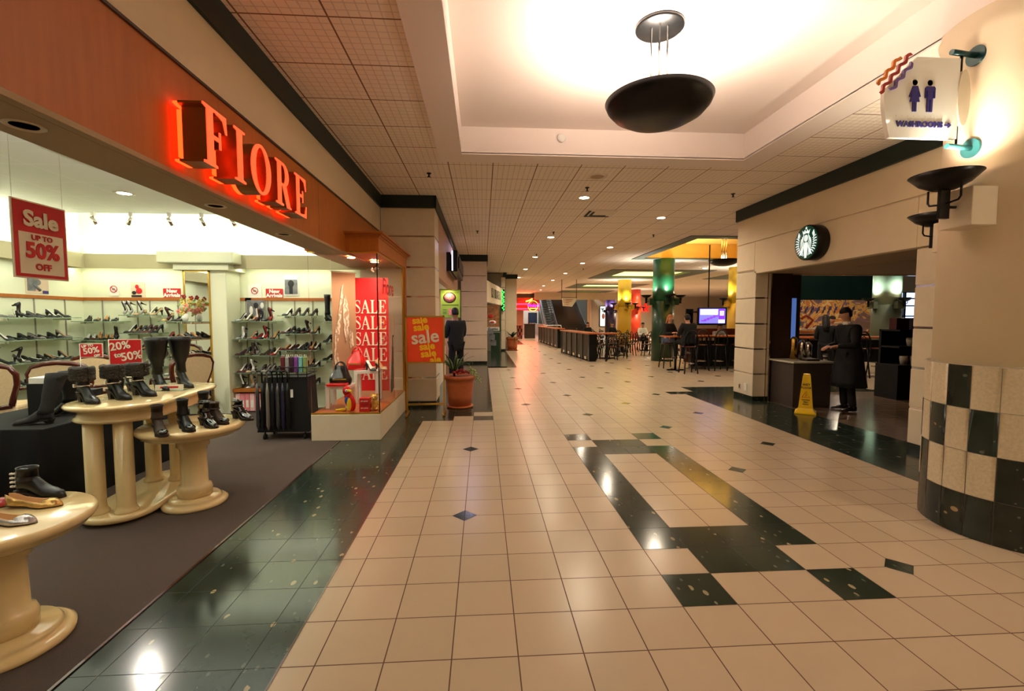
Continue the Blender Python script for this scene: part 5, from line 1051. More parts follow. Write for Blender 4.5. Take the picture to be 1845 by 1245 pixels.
# ------------------------------------------------------------------ coffee shop interior
ci = thing('service_counter', 'dark brown condiment counter with pale top inside the coffee shop', 'counter', (0, 0, 0))
mb = MB(); mb.box(5.34, 6.02, 7.52, 8.15, 0, .77); mb.build('body', 'island', ci); mb = MB(); mb.bev(5.31, 6.06, 7.48, 8.18, .77, .80, .005); mb.build('worktop', 'island_top', ci)
mb = MB(); mb.box(5.742, 5.88, 8.27, 8.3, 1.12, 1.92); o = tag(mb.build('menu_screen', 'menu_blue'), 'tall narrow blue lit panel on the coffee shop partition', 'screen')
for i, (x, h, m_) in enumerate(((5.70, .36, 'brass'), (5.86, .30, 'chrome'), (5.98, .26, 'chrome'))):
    t = thing('coffee_urn', ['tall pale coffee urn at the left end of the condiment counter', 'slim steel coffee urn in the middle of the condiment counter', 'small steel urn nearest the person in the overcoat'][i], 'urn', (x, 8.05, .80), group='urns on the condiment counter'); mb = MB(); mb.lathe([(.06, 0), (.06, h), (.045, h + .02), (.02, h + .05)], seg=20); mb.build('body', m_, t); mb = MB(); mb.box(-.01, .01, -.085, -.055, .04, .07); mb.build('tap', 'black_metal', t)
t = thing('paper_cup', 'white paper cup with dark lid on the condiment counter', 'cup', (5.98, 7.62, .80)); mb = MB(); mb.lathe([(.027, 0), (.038, .10)], seg=20); mb.build('cup', 'white', t); mb = MB(); mb.lathe([(.041, .10), (.041, .112), (.033, .12), (.001, .12)], seg=20); mb.build('lid', 'leather_brown', t); mb = MB(); mb.lathe([(.0325, .035), (.0365, .075)], seg=20, cap=False); mb.build('sleeve', 'leather_brown', t)
mb = MB(); mb.bev(5.62, 5.86, 7.58, 7.78, .80, .84, .01); tag(mb.build('tray', 'leather_brown'), 'dark tray left of the paper cup on the counter', 'tray')
sh_ = thing('display_shelf', 'black open display shelf at the right of the coffee shop', 'shelf', (8.25, 8.35, 0))
mb = MB(); mb.box(-.45, .45, -.25, .25, 0, .66); mb.build('cabinet', 'black_matte', sh_)
for z in (.98, 1.30): mb = MB(); mb.box(-.40, .45, -.2, .25, z, z + .03); mb.build('shelf_board', 'black_matte', sh_)
for x in (-.40, .42): mb = MB(); mb.box(x, x + .03, .2, .25, .66, 1.33); mb.build('upright', 'black_matte', sh_)
mb = MB(); mb.box(-.38, .43, .22, .24, .66, 1.30); mb.build('back', 'black_matte', sh_)
for i, (x, z, w_, m_, nm, lb) in enumerate(((8.02, 1.33, .26, 'shoe_burgundy', 'coffee_box', 'dark red coffee box on top of the black shelf'), (8.34, 1.33, .2, 'shoe_navy', 'coffee_box', 'dark blue coffee box on top of the black shelf'))):
    mb = MB(); mb.bev(-w_ / 2, w_ / 2, -.08, .08, 0, .22, .004); o = mb.build(nm, m_); o.location = (x, 8.35, z); tag(o, lb, 'box', 'boxes on the black shelf')
for i, (x, z) in enumerate(((8.08, .66), (8.30, .66), (8.2, 1.01))):
    mb = MB(); mb.lathe([(.05, 0), (.07, .12), (.065, .16), (.06, .16), (.05, .02)], seg=20); o = mb.build('mug', 'panel'); o.location = (x, 8.28, z); tag(o, ['cream mug at the left of the lower shelf', 'cream mug at the right of the lower shelf', 'cream mug on the middle shelf board'][i] + ' of the black unit', 'mug', 'mugs on the black shelf'); m2 = MB(); m2.tube([(.06 + .035 * math.sin(a), 0, .08 + .035 * math.cos(a)) for a in [PI * k / 8 for k in range(9)]], .007, 6); m2.build('handle', 'panel', o)
# wet floor cone
wf = thing('wet_floor_cone', 'yellow four sided wet floor cone on the dark granite by the coffee shop', 'sign', (5.27, 7.1, 0), R(-38))
mb = MB()
def sq(h, z): return [Vector((a * h, b * h, z)) for a, b in ((-1, -1), (1, -1), (1, 1), (-1, 1))]
mb.rings([sq(.15, 0), sq(.15, .02), sq(.115, .05), sq(.10, .09), sq(.055, .60), sq(.045, .64), sq(.03, .645)], smooth=False); mb.build('body', 'wet_yellow', wf)
tl = math.atan(.045 / .51)
for s_, z, q in (('WET', .47, .05), ('FLOOR', .42, .043), ('CAUTION', .225, .024), ('PISO', .19, .03), ('MOJADO', .155, .02)): text('lettering', s_, q, 'print_black', (0, -.10 + (z - .09) * .0882 - .003, z), (PI / 2 - tl, 0, 0), wf, ext=.0008, bold=.0012)
mb = MB(); zz = .26; yy = lambda z: -.10 + (z - .09) * .0882 - .003
mb.tube([(-.055, yy(.265), .265), (.055, yy(.265), .265), (0, yy(.365), .365), (-.055, yy(.265), .265)], .004, 6); mb.tube([(-.01, yy(.28), .28), (.01, yy(.31), .31), (-.01, yy(.33), .33)], .004, 6); mb.build('warning_triangle', 'print_red', wf)
# ------------------------------------------------------------------ planters
def blades(mb, n, L, w_, rg, droop, z0, r0=.03):
    for i in range(n):
        a = 2 * PI * i / n + rg.uniform(-.3, .3); l = L * rg.uniform(.6, 1.1); dr = droop * rg.uniform(.6, 1.3); rs = []
        for k in range(7):
            t_ = k / 6; r = r0 + l * .62 * t_; z = z0 + l * (t_ * .95 - dr * t_ * t_); ww = w_ * math.sin(PI * min(.97, t_ * .85 + .12)) ; c = Vector((r * math.cos(a), r * math.sin(a), z)); s = Vector((-math.sin(a), math.cos(a), 0)) * ww
            rs.append([c - s, c + Vector((0, 0, -.004)), c + s, c + Vector((0, 0, .002))])
        mb.rings(rs)
def pot(t, r, h):
    mb = MB(); mb.lathe([(.001, .02), (r * .70, .02), (r * .78, h * .3), (r * .795, h * .34), (r * .78, h * .37), (r * .87, h * .68), (r * .885, h * .72), (r * .87, h * .75), (r * .92, h * .86), (r, h * .88), (r * 1.03, h * .93), (r, h), (r * .92, h), (r * .9, h * .92), (.001, h * .92)], seg=44); mb.build('pot', 'terracotta', t)
    mb = MB(); mb.lathe([(.001, 0), (r * .8, 0), (r * .86, .03), (r * .80, .035), (.001, .03)], seg=36); mb.build('saucer', 'terracotta', t); mb = MB(); mb.lathe([(r * .9, h * .93), (.001, h * .95)], seg=24); mb.build('soil', 'soil', t)
rg = random.Random(5)
pp1 = thing('potted_plant', 'large terracotta pot with spiky leaves and dark red flowers beside the sale stand', 'plant', (-.40, 7.98, 0)); pot(pp1, .27, .56)
mb = MB(); blades(mb, 26, .52, .018, rg, .55, .62, .02); mb.v = [(x - .10, y_, z) for x, y_, z in mb.v]; mb.build('spiky_leaves', 'leaf', pp1)
mb = MB(); mb.tube([(-.10, 0, .5), (-.10, 0, .68)], .02); mb.build('stem', 'soil', pp1)
mb = MB()
for i in range(70):
    a = rg.uniform(0, 6.3); q = .15 * math.sqrt(rg.random()); mb.ell((.03 + q * math.cos(a), -.06 + q * .7 * math.sin(a), .60 + .07 * (1 - q / .16) + rg.uniform(-.01, .01)), .022, .022, .016, 7, 4)
o = mb.build('flowers', 'flower_red', pp1); o['kind'] = 'stuff'
mb = MB()
for i in range(60):
    a = rg.uniform(-.8, .9); q = rg.uniform(.2, .36); mb.ell((q * math.cos(a), q * math.sin(a) * .6 - .05, .58 + .12 * rg.random() - (q - .2) * 1.1 + .03), .022, .010, .014, 6, 4, Matrix.Rotation(rg.uniform(0, 3), 3, 'Z') @ Matrix.Rotation(rg.uniform(-.8, .8), 3, 'Y'))
o = mb.build('trailing_leaves', 'leaf_light', pp1); o['kind'] = 'stuff'
pp2 = thing('potted_plant', 'smaller terracotta pot with broad leaves further down the walkway', 'plant', (1.42, 21.9, 0)); pot(pp2, .30, .62)
mb = MB(); blades(mb, 12, .62, .05, rg, .6, .62, .03); mb.build('broad_leaves', 'leaf_dark', pp2); mb = MB(); blades(mb, 8, .35, .03, rg, 1.6, .60, .2); mb.build('trailing_leaves', 'leaf', pp2)
# ------------------------------------------------------------------ left side takeaways
mu = thing('menu_board', 'lime green menu board with a round dish picture behind the person in black jacket', 'menu', (-.86, 12.39, 0))
mb = MB(); mb.box(-.26, .26, -.02, 0, 1.56, 2.30); mb.build('board', 'menu_green', mu)
for z, m_, r in ((2.09, 'black_matte', .165), (2.09, 'menu_pink', .145)): mb = MB(); mb.lathe([(r, 0), (r, .006), (.001, .006)], seg=36, sy=.85, M_=Matrix.Translation((-.02, -.02 - (.006 if r < .15 else 0), z)) @ Matrix.Rotation(PI / 2, 4, 'X')); mb.build('dish_picture', m_, mu)
mb = MB(); mb.box(-.05, .18, -.03, -.02, 1.62, 1.80); mb.build('snack_picture', 'menu_pink', mu); mb = MB()
for z in (1.88, 1.90, 2.22): mb.box(-.22, .22, -.023, -.019, z, z + .008)
for z in (1.66, 1.70, 1.76): mb.box(-.20, -.10, -.023, -.019, z, z + .012)
mb.build('menu_lines', 'leaf_dark', mu)
ps = thing('fascia_sign', 'black projecting sign with lit white front above the takeaway', 'sign', (-.82, 0, 0)); mb = MB(); mb.bev(.0, .09, 10.6, 13.2, 2.62, 3.05, .01); mb.build('backing', 'black_metal', ps)
mb = MB(); mb.bev(.12, .26, 10.5, 13.3, 2.60, 3.08, .02); mb.build('sign_box', 'black_metal', ps); mat('sign_glow', (235, 230, 255), .4, emit=(230, 226, 255), estr=2.2); mb = MB(); mb.box(.13, .155, 10.47, 10.5, 2.62, 3.06); mb.build('lit_edge', 'sign_glow', ps)
for i in range(5): mb = MB(); mb.bev(.26, .285, 10.8 + i * .48, 11.12 + i * .48, 2.70, 2.98, .01); mb.build('letter_block', 'black_metal', ps)
tc_ = thing('takeaway_counter', 'white takeaway counter left of the person in black jacket', 'counter', (-1.6, 10.9, 0)); mb = MB(); mb.box(-.5, .62, -1.2, 1.2, 0, .85); mb.build('body', 'white', tc_); mb = MB(); mb.bev(-.55, .66, -1.25, 1.25, .85, .89, .006); mb.build('worktop', 'chrome', tc_)
fp = thing('food_poster', 'green framed food poster over the second takeaway counter', 'poster', (.46, 20.6, 0)); mb = MB()
for q in ((-.34, -.30, .95, 2.18), (.30, .34, .95, 2.18), (-.34, .34, 2.14, 2.18), (-.34, .34, .93, .97)): mb.box(q[0], q[1], -.03, 0, q[2], q[3])
mb.build('frame', 'green_col', fp); mb = MB(); mb.box(-.30, .30, -.02, 0, 1.14, 2.14); mb.build('picture', 'food_brown', fp)
mb = MB(); mb.lathe([(.17, 0), (.17, .01), (.001, .012)], seg=30, sy=.6, M_=Matrix.Translation((-.03, -.02, 1.34)) @ Matrix.Rotation(PI / 2, 4, 'X')); mb.build('plate_picture', 'white', fp); mb = MB(); mb.ell((-.03, -.03, 1.35), .10, .01, .05); mb.ell((-.1, -.03, 1.62), .13, .01, .09); mb.build('salad_picture', 'food_red', fp)
mb = MB(); mb.box(-.30, .30, -.022, -.002, .97, 1.14); mb.build('caption_strip', 'white', fp); text('lettering', 'Combo', .15, 'print_black', (.0, -.026, 1.05), '-y', fp, ext=.001, bold=.004)
t = thing('brochure_rack', 'sloping rack of leaflets below the food poster', 'rack', (.42, 20.0, 0), 0)
mb = MB(); mb.box(-.06, .34, .05, .5, 0, .9); mb.build('cabinet', 'green_low', t)
for i, z in enumerate((.85, .60, .35)): mb = MB(); mb.add([Vector(p) for p in ((-.2 + i * .06, .0, z), (.05 + i * .06, -.05, z - .02), (.05 + i * .06, .02, z + .22), (-.2 + i * .06, .07, z + .24))], [(0, 1, 2, 3)]); mb.add([Vector(p) for p in ((-.2 + i * .06, .01, z), (.05 + i * .06, -.04, z - .02), (.05 + i * .06, .03, z + .22), (-.2 + i * .06, .08, z + .24))], [(0, 1, 2, 3)]); mb.build('leaflets', 'poster_grey', t)
fd = Vector((.76, 4.8, 0)).normalized(); fa = math.atan2(fd.y, fd.x)
t = thing('shop_lettering', 'dark green shop letters on the sloping pale fascia', 'letters', (.16, 16.6, 2.5)); 
for i, ch in enumerate('KIMBEL'): text('letter', ch, .5, 'green_low', tuple(fd * (1.3 + i * .5) + Vector((.012, -.0, 0))), (PI / 2, 0, fa), t, ext=.01, bold=.01, sx=.8)
t = thing('neon_sign', 'green neon sign on the second takeaway fascia', 'sign', (.93, 21.3, 0)); mb = MB()
for k in range(4): mb.tube([(.02 + .05 * math.sin(i * 1.3 + k), .0, 1.9 + k * .24 + i * .03) for i in range(8)], .018, 6)
mb.build('tubing', 'neon_green', t); mb = MB(); mb.box(-.05, .09, .02, .05, 1.86, 2.86); mb.build('backing', 'black_metal', t)
# far neon sign
ns = thing('neon_sign', 'round neon restaurant sign in yellow and magenta at the far end', 'sign', (4.35, 39.75, 2.58)); ns.scale = (.62, 1, .62); mb = MB(); mb.lathe([(.72, 0), (.72, .15), (.001, .15)], seg=40, M_=Matrix.Rotation(PI / 2, 4, 'X')); mb.build('disc', 'shoe_burgundy', ns)
mb = MB(); mb.tube([(.70 * math.cos(a), -.2, .70 * math.sin(a)) for a in [2 * PI * k / 30 for k in range(31)]], .035, 6); mb.build('ring_tube', 'neon_yellow', ns); text('lettering', "Ricky's", .62, 'neon_magenta', (.1, -.22, .05), '-y', ns, ext=.02, bold=.02); mb = MB(); mb.tube([(-1.0, -.2, .62), (-.5, -.2, .75), (-.1, -.2, .98)], .09, 8); mb.build('top_tube', 'neon_yellow', ns); mb = MB(); mb.tube([(-.45, -.22, -.36), (.5, -.22, -.36)], .05, 8); mb.build('bottom_tube', 'neon_yellow', ns)
for i, z in enumerate((2.78, 2.70, 2.36, 2.30)): mb = MB(); mb.tube([(2.9, 39.93, z), (4.95, 39.93, z)], .025, 6); tag(mb.build('neon_tube', 'neon_pink'), '%s horizontal pink neon tube beside the round neon sign' % ['topmost', 'second', 'third', 'lowest'][i], 'neon tube', 'horizontal neon tubes')
t = thing('podium', 'brown host podium at the restaurant entrance', 'podium', (3.55, 34.6, 0)); mb = MB(); mb.box(-.4, .4, -.25, .25, 0, 1.05); mb.build('body', 'dark_wood', t); mb = MB(); mb.bev(-.45, .45, -.3, .3, 1.05, 1.1, .01); mb.build('top', 'mahogany', t)
mb = MB(); mb.box(2.2, 2.9, 33.5, 33.9, 0, 1.0); o = struct(mb.build('wall_left', 'red_wall')); m2 = MB()
for i in range(6):
    for j in range(4):
        if (i + j) % 2: m2.box(2.2 + i * .1167, 2.3167 + i * .1167, 33.49, 33.5, j * .25, j * .25 + .25)
m2.build('black_tiles', 'granite_wall', o)
d1 = tag(bpy.data.objects.new('door_1', None)); COL.objects.link(d1); d1.location = (5.02, 45.98, 0); d1['kind'] = 'structure'; mb = MB(); mb.box(-.38, .38, -.05, 0, .02, 2.0); mb.build('leaf', 'door_dark', d1); mb = MB(); mb.box(-.34, .34, -.09, -.06, .95, 1.02); mb.build('push_bar', 'chrome', d1); mb = MB(); mb.box(-.44, -.38, -.06, 0, 0, 2.06); mb.box(.38, .44, -.06, 0, 0, 2.06); mb.box(-.44, .44, -.06, 0, 2.0, 2.06); mb.build('frame', 'black_metal', d1)
# ------------------------------------------------------------------ escalator, stairs, hanging directory
es = thing('escalator', 'steel escalator rising away at the end of the walkway', 'escalator', (5.72, 37.2, 0)); sl = math.tan(R(30)); N_ = 18
mb = MB()
for i in range(N_): mb.box(-.38, .38, .6 + i * .38, .6 + i * .38 + .39, -.05 + i * .22, .03 + i * .22)
mb.build('steps', 'escalator_steel', es)
for s in (-1, 1):
    x0 = s * .45
    mb = MB(); mb.add([Vector((x0 - .04 * e, y_, z)) for e in (-1, 1) for y_, z in ((-.2, 0), (-.2, .25), (.6, .28), (7.2, .28 + 6.6 * sl), (7.2, 6.6 * sl - .5), (.9, 0))], [(0, 1, 2, 3, 4, 5), (11, 10, 9, 8, 7, 6)] + [(i, (i + 1) % 6, (i + 1) % 6 + 6, i + 6) for i in range(6)]); mb.build('skirt', 'escalator_steel', es)
    mb = MB(); mb.add([Vector((x0, y_, z)) for y_, z in ((-.1, .25), (-.25, .6), (-.1, .92), (.6, 1.0), (7.2, 1.0 + 6.6 * sl), (7.2, .28 + 6.6 * sl), (.6, .28))], [tuple(range(7))]); mb.build('balustrade_glass', 'glass_shelf', es)
    mb = MB(); mb.tube([(x0, .1, .25), (x0, -.25, .40), (x0, -.33, .62), (x0, -.2, .90), (x0, .1, .98), (x0, .6, 1.02), (x0, 7.2, 1.02 + 6.6 * sl)], .045, 8); mb.build('handrail', 'rubber', es)
mb = MB(); mb.tube([(-.85, -.9, 0), (-.85, -.9, .95), (.3, -.9, .95), (.55, -.5, 0)], .03, 8); tag(mb.build('barrier_rail', 'white'), 'white tube barrier at the foot of the escalator', 'barrier').location = (5.9, 37.0, 0)
for i, (x, y, z) in enumerate(((5.15, 38.8, 1.9), (5.2, 40.0, 2.6), (6.25, 39.6, 2.4), (6.35, 38.4, 1.8))): pass
mb = MB()
for i in range(22): mb.box(6.55, 8.9, 38.3 + i * .33, 50, i * .17, i * .17 + .17)
struct(mb.build('floor', 'dark_wood'), 'brown staircase beside the escalator')
mb = MB(); mb.add([Vector((8.6 + e, 38 + t_ * 7, z + t_ * 3.6)) for e in (0, .03) for t_, z in ((0, 0), (0, 1.0), (1, 1.0), (1, 0))], [(0, 1, 2, 3), (7, 6, 5, 4), (1, 5, 6, 2)]); tag(mb.build('stair_balustrade', 'escalator_steel'), 'grey sloping balustrade on the right of the staircase', 'railing')
dr_ = thing('hanging_directory', 'cream hanging direction sign with pointed corner near the escalator', 'sign', (4.73, 25, 2.42)); mb = MB(); mb.prism([(-.36, .22), (.40, .22), (.40, .06), (.18, -.26), (-.33, -.22)], .05, lambda u, v, w_: Vector((u, w_, v))); mb.build('board', 'sign_white', dr_)
mb = MB(); mb.tube([(-.42, .02, .24), (.44, .02, .24)], .02, 6); mb.build('top_rail', 'shoe_burgundy', dr_)
for x in (-.40, .42): mb = MB(); mb.tube([(x, .02, .20), (x, .02, 1.23)], .02, 6); mb.build('hanger', 'shoe_burgundy', dr_)
for i, (z, w_) in enumerate(((.13, .42), (.05, .36), (-.04, .22), (-.13, .2))): mb = MB(); mb.box(-.20, -.20 + w_, -.006, 0, z - .014, z + .014); mb.box(-.29, -.26, -.006, 0, z - .02, z + .02); mb.build('text_line', 'print_red', dr_)
# ------------------------------------------------------------------ food court columns
def court_column(x, y, r, m_up, m_low, lab, zs=2.15, lights=True, lc=(1, .95, .85), p=10):
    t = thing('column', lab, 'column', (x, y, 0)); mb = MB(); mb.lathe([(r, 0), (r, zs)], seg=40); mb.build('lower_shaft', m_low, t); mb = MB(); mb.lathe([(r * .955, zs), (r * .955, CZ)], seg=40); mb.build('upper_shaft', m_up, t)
    cn = lab.split()[0]
    for k, (a, w_) in enumerate(((180, 'left'), (270, 'front'), (0, 'right'))):
        if k == 1 and r < .3: continue
        s = sconce((x + (r + .24) * math.cos(R(a)), y + (r + .24) * math.sin(R(a)), zs + .22), R(a), 'black bowl wall lamp on the %s side of the %s column' % (w_, lab.split(' column')[0]), 'wall lamps on the coloured columns', p=p, colr=lc)
        mb = MB(); mb.bev(-.25, -.09, -.12, .12, -.36, -.12, .006); mb.build('mounting_box', m_low, s)
    return t
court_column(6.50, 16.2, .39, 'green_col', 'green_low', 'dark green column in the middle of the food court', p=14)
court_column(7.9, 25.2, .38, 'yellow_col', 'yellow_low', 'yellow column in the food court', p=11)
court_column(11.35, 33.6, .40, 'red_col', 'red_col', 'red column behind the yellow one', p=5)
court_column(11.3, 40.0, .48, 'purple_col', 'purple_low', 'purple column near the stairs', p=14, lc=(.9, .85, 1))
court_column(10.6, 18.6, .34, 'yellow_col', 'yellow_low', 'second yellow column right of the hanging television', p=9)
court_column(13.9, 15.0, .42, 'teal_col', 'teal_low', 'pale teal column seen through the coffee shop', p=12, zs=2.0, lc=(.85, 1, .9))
# ------------------------------------------------------------------ television
tv = thing('television', 'wide flat television hanging on a pole, showing a purple blue picture', 'television', (6.64, 12.9, 1.60)); mb = MB(); mb.bev(-.43, .43, 0, .07, -.26, .25, .012); mb.build('housing', 'black_metal', tv)
mb = MB(); mb.box(-.385, .385, -.006, 0, -.205, .215); mb.build('screen', 'tv_screen', tv); mb = MB(); mb.box(-.36, .16, -.008, -.006, .04, .20); mb.box(.18, .37, -.008, -.006, -.20, -.10); mb.build('pale_area', 'tv_pale', tv)
mb = MB(); mb.box(.19, .37, -.008, -.006, -.09, .205); mb.build('purple_panel', 'tv_purple', tv); text('caption', 'EI', .17, 'tv_pale', (.28, -.012, .08), '-y', tv, ext=.001, bold=.008)
mb = MB()
for i in range(5): mb.box(-.34 + i * .09, -.18 + i * .09, -.010, -.008, -.15 + i * .035, -.12 + i * .035)
mb.build('stripes', 'tv_purple', tv)
mb = MB(); mb.tube([(-.10, .05, .2), (-.10, .05, CZ - 1.60)], .018, 8); mb.build('pole', 'black_metal', tv); mb = MB(); mb.bev(-.62, -.40, .35, .42, -.24, .22, .01); mb.box(-.5, -.1, .05, .4, .1, .14); mb.build('rear_screen', 'black_metal', tv)
# ------------------------------------------------------------------ long divider counters
def divider(p, q, w_, h, lab, n):
    d = Vector((q[0] - p[0], q[1] - p[1], 0)); L_ = d.length; a = math.atan2(d.y, d.x) - PI / 2
    t = thing('divider_counter', lab, 'counter', (p[0], p[1], 0), a, 'divider counters'); mb = MB(); mb.bev(-.06, w_ + .06, -.06, L_, h - .05, h, .012); mb.build('counter_top', 'counter_wood', t); mb = MB(); mb.box(.03, w_ - .03, .02, L_ - .02, .06, h - .05); mb.build('body', 'black_metal', t); mb = MB(); mb.box(.06, w_ - .06, .05, L_ - .05, 0, .06); mb.build('plinth', 'black_matte', t)
    for i in range(n + 1): y_ = i * (L_ - .04) / n; mb = MB(); mb.box(0, .04, y_, y_ + .04, 0, h - .05); mb.build('post', 'escalator_steel', t)
    for i in range(n): y_ = (i + .5) * (L_ - .04) / n; mb = MB(); mb.box(.015, .025, y_ - .12, y_ + .12, .06, .16); mb.build('grille', 'chrome', t)
    return t
divider((3.72, 15.95), (3.48, 20.2), .36, 1.02, 'long black divider counter with orange wood top beside the walkway', 5)
divider((3.75, 23.0), (3.6, 29.5), .36, 1.02, 'farther black divider counter with orange wood top', 6)
mb = MB(); mb.bev(4.16, 4.75, 15.9, 16.3, .97, 1.02, .012); o = tag(mb.build('counter_end', 'counter_wood'), 'orange wood end leaf of the near divider counter', 'counter top'); m2 = MB(); m2.tube([(4.4, 16.05, 0), (4.4, 16.05, .97)], .035, 8); m2.build('leg', 'black_metal', o)
# ------------------------------------------------------------------ cafe tables and chairs
def cafe_table(loc, lab, h=.74, s=.40, top='mahogany', group='cafe tables in the food court'):
    t = thing('cafe_table', lab, 'table', loc, 0, group); mb = MB(); mb.bev(-s, s, -s, s, h - .03, h, .008); mb.build('table_top', top, t); mb = MB(); mb.lathe([(.035, .04), (.035, h - .03)], seg=12); mb.build('pedestal', 'black_metal', t)
    mb = MB(); mb.box(-.25, .25, -.035, .035, .0, .04); mb.box(-.035, .035, -.25, .25, 0, .04); mb.build('foot', 'black_metal', t); return t
def cafe_chair(loc, rz, lab, h=.46, group='bistro chairs in the food court'):
    t = thing('cafe_chair', lab, 'chair', loc, rz, group); mb = MB(); mb.lathe([(.001, h), (.19, h), (.20, h + .015), (.19, h + .03), (.001, h + .035)], seg=24); mb.build('seat', 'mahogany', t)
    mb = MB(); mb.tube([(-.18, .12, h)] + [(.19 * -math.cos(a), .17, h + .14 + .32 * math.sin(a)) for a in [PI * k / 10 for k in range(11)]] + [(.18, .12, h)], .018, 8); mb.build('back_hoop', 'black_metal', t)
    mb = MB(); mb.tube([(-.09, .15, h)] + [(.09 * -math.cos(a), .17, h + .14 + .2 * math.sin(a)) for a in [PI * k / 8 for k in range(9)]] + [(.09, .15, h)], .009, 6); mb.build('inner_hoop', 'black_metal', t)
    for a, b in ((-1, -1), (1, -1), (-1, 1), (1, 1)): mb = MB(); mb.tube([(a * .13, b * .13, h), (a * .19, b * .19, 0)], .018, 6); mb.build('leg', 'black_metal', t)
    return t
ctab = cafe_table((4.75, 17.2, 0), 'square cafe table nearest the end of the near divider counter')
cch = None
TB = [(4.75, 17.2, 'nearest the divider counter end'), (5.55, 18.5, 'just left of the green column'), (7.2, 18.2, 'right behind the green column'), (4.9, 20.2, 'beside the near divider counter'), (6.3, 20.4, 'before the yellow column, left'), (7.7, 21.2, 'before the yellow column, right'), (5.4, 22.9, 'beside the far divider counter'), (6.8, 23.3, 'second row before yellow column'), (6.2, 26.6, 'left of the yellow column base'), (9.3, 22.8, 'right of the yellow column')]
for i, (x, y, lb) in enumerate(TB):
    if i: dup(ctab, (x, y, 0), label='square cafe table ' + lb)
    for a, sd in ((0, 'far'), (90, 'left'), (180, 'near'), (270, 'right')):
        dx, dy = .52 * -math.sin(R(a)), .52 * math.cos(R(a)); l_ = 'bistro chair, %s side of the table %s' % (sd, lb)
        if cch is None: cch = cafe_chair((x + dx, y + dy, 0), R(a), l_)
        else: dup(cch, (x + dx, y + dy, 0), R(a), label=l_)
# bar height table and counter on the right
bt = cafe_table((5.68, 13.15, 0), 'bar height table with orange wood top beside the green column', 1.02, .36, 'counter_wood', 'bar tables')
bc = thing('bar_counter', 'black bar counter with orange wood top under the television', 'counter', (7.3, 13.55, 0)); mb = MB(); mb.bev(-1.05, 1.4, -.2, .25, .97, 1.02, .012); mb.build('counter_top', 'counter_wood', bc); mb = MB(); mb.box(-.95, 1.4, .02, .2, .08, .97); mb.build('panel', 'black_metal', bc); mb = MB(); mb.box(-.95, 1.4, -.10, .2, 0, .06); mb.build('foot_rail', 'escalator_steel', bc)
for i, x in enumerate((-.72, -.60, -.44, -.32, .42, .55)): mb = MB(); mb.box(x, x + .08, .005, .02, .86, .94); mb.build('pale_badge', 'sign_white', bc)
def stool(loc, rz, lab):
    t = cafe_chair(loc, rz, lab, .74, 'bar stools at the orange counter'); t['category'] = 'stool'; mb = MB(); mb.tube([(.16 * math.cos(a), .16 * math.sin(a), .28) for a in [2 * PI * k / 16 for k in range(17)]], .01, 6); mb.build('foot_ring', 'chrome', t); return t
s0 = stool((6.95, 13.1, 0), R(180), 'black bar stool directly below the television')
for x, y, rz, lb in ((7.55, 13.1, 180, 'black bar stool right of the one below the television'), (6.45, 13.15, 170, 'black bar stool just right of the person seen from behind'), (5.72, 13.85, 0, 'bar stool under the person with reddish hair'), (5.75, 12.45, 180, 'bar stool under the person seen from behind'), (9.1, 11.25, 170, 'black bar stool at the orange table beyond the coffee shop'), (9.75, 11.3, 180, 'black bar stool seen right of the person in the overcoat'), (10.35, 11.3, 190, 'black bar stool nearest the black display shelf')): dup(s0, (x, y, 0), R(rz), label=lb)
bo = thing('booth_bench', 'reddish brown booth bench behind the bar counter', 'bench', (8.35, 15.6, 0)); mb = MB(); mb.bev(-1.3, 1.6, -.05, .06, 0, 1.18, .01); mb.build('back', 'mahogany', bo); mb = MB(); mb.bev(-1.3, 1.6, .06, .55, .35, .45, .01); mb.build('seat', 'mahogany', bo)
bc2 = thing('bar_counter', 'orange topped bar counter seen through the coffee shop', 'counter', (9.7, 11.8, 0)); mb = MB(); mb.bev(-1.05, 1.4, -.2, .25, 1.0, 1.05, .012); mb.build('counter_top', 'counter_wood', bc2); mb = MB(); mb.box(-1.0, 1.35, .06, .12, .35, .95); mb.build('panel', 'black_metal', bc2)
for x in (-.95, 0, 1.3): mb = MB(); mb.tube([(x, 0, 0), (x, 0, 1.0)], .03, 8); mb.build('leg', 'black_metal', bc2)
# ------------------------------------------------------------------ far wall graphics
mp_ = thing('wall_mural', 'wide colourful painted mural on the far wall beyond the coffee shop', 'mural', (14.1, 17.99, 0)); mb = MB(); mb.box(-2.1, 2.1, -.02, 0, .92, 2.28); mb.build('painting', 'mural', mp_)
mb = MB()
for i in range(12): x = -1.7 + i * .25; mb.tube([(x, -.03, 1.75), (x + .05, -.03, 1.95 + .05 * math.sin(i * 2)), (x + .10, -.03, 2.02), (x + .08, -.03, 1.88)], .03, 6)
mb.build('purple_figures', 'purple_col', mp_); mb = MB(); mb.tube([(-2.0, -.03, 1.2), (-1.4, -.03, 1.05), (-.6, -.03, 1.1), (.1, -.03, 1.3), (.6, -.03, 1.35), (.8, -.03, 1.2), (.6, -.03, 1.1)], .045, 8); mb.tube([(-2.0, -.03, 1.75), (-1.1, -.03, 1.72)], .035, 8); mb.build('cream_bands', 'poster_pale', mp_)
mb = MB(); mb.ell((-1.25, -.03, 1.33), .15, .02, .2); mb.build('blue_oval', 'menu_blue' if 0 else 'teal', mp_); mb = MB(); mb.tube([(-.9, -.03, 1.1), (-.6, -.03, 1.45), (-.9, -.03, 1.65), (-1.1, -.03, 1.5)], .05, 8); mb.build('red_arc', 'sign_rust', mp_); mb = MB(); mb.box(-2.1, 2.1, -.03, -.015, .92, 1.0); mb.build('orange_border', 'counter_wood', mp_)
area((14, 16.9, 3.0), .3, 16, WARM2, rot=(-30, 0, 0), sy=.3)
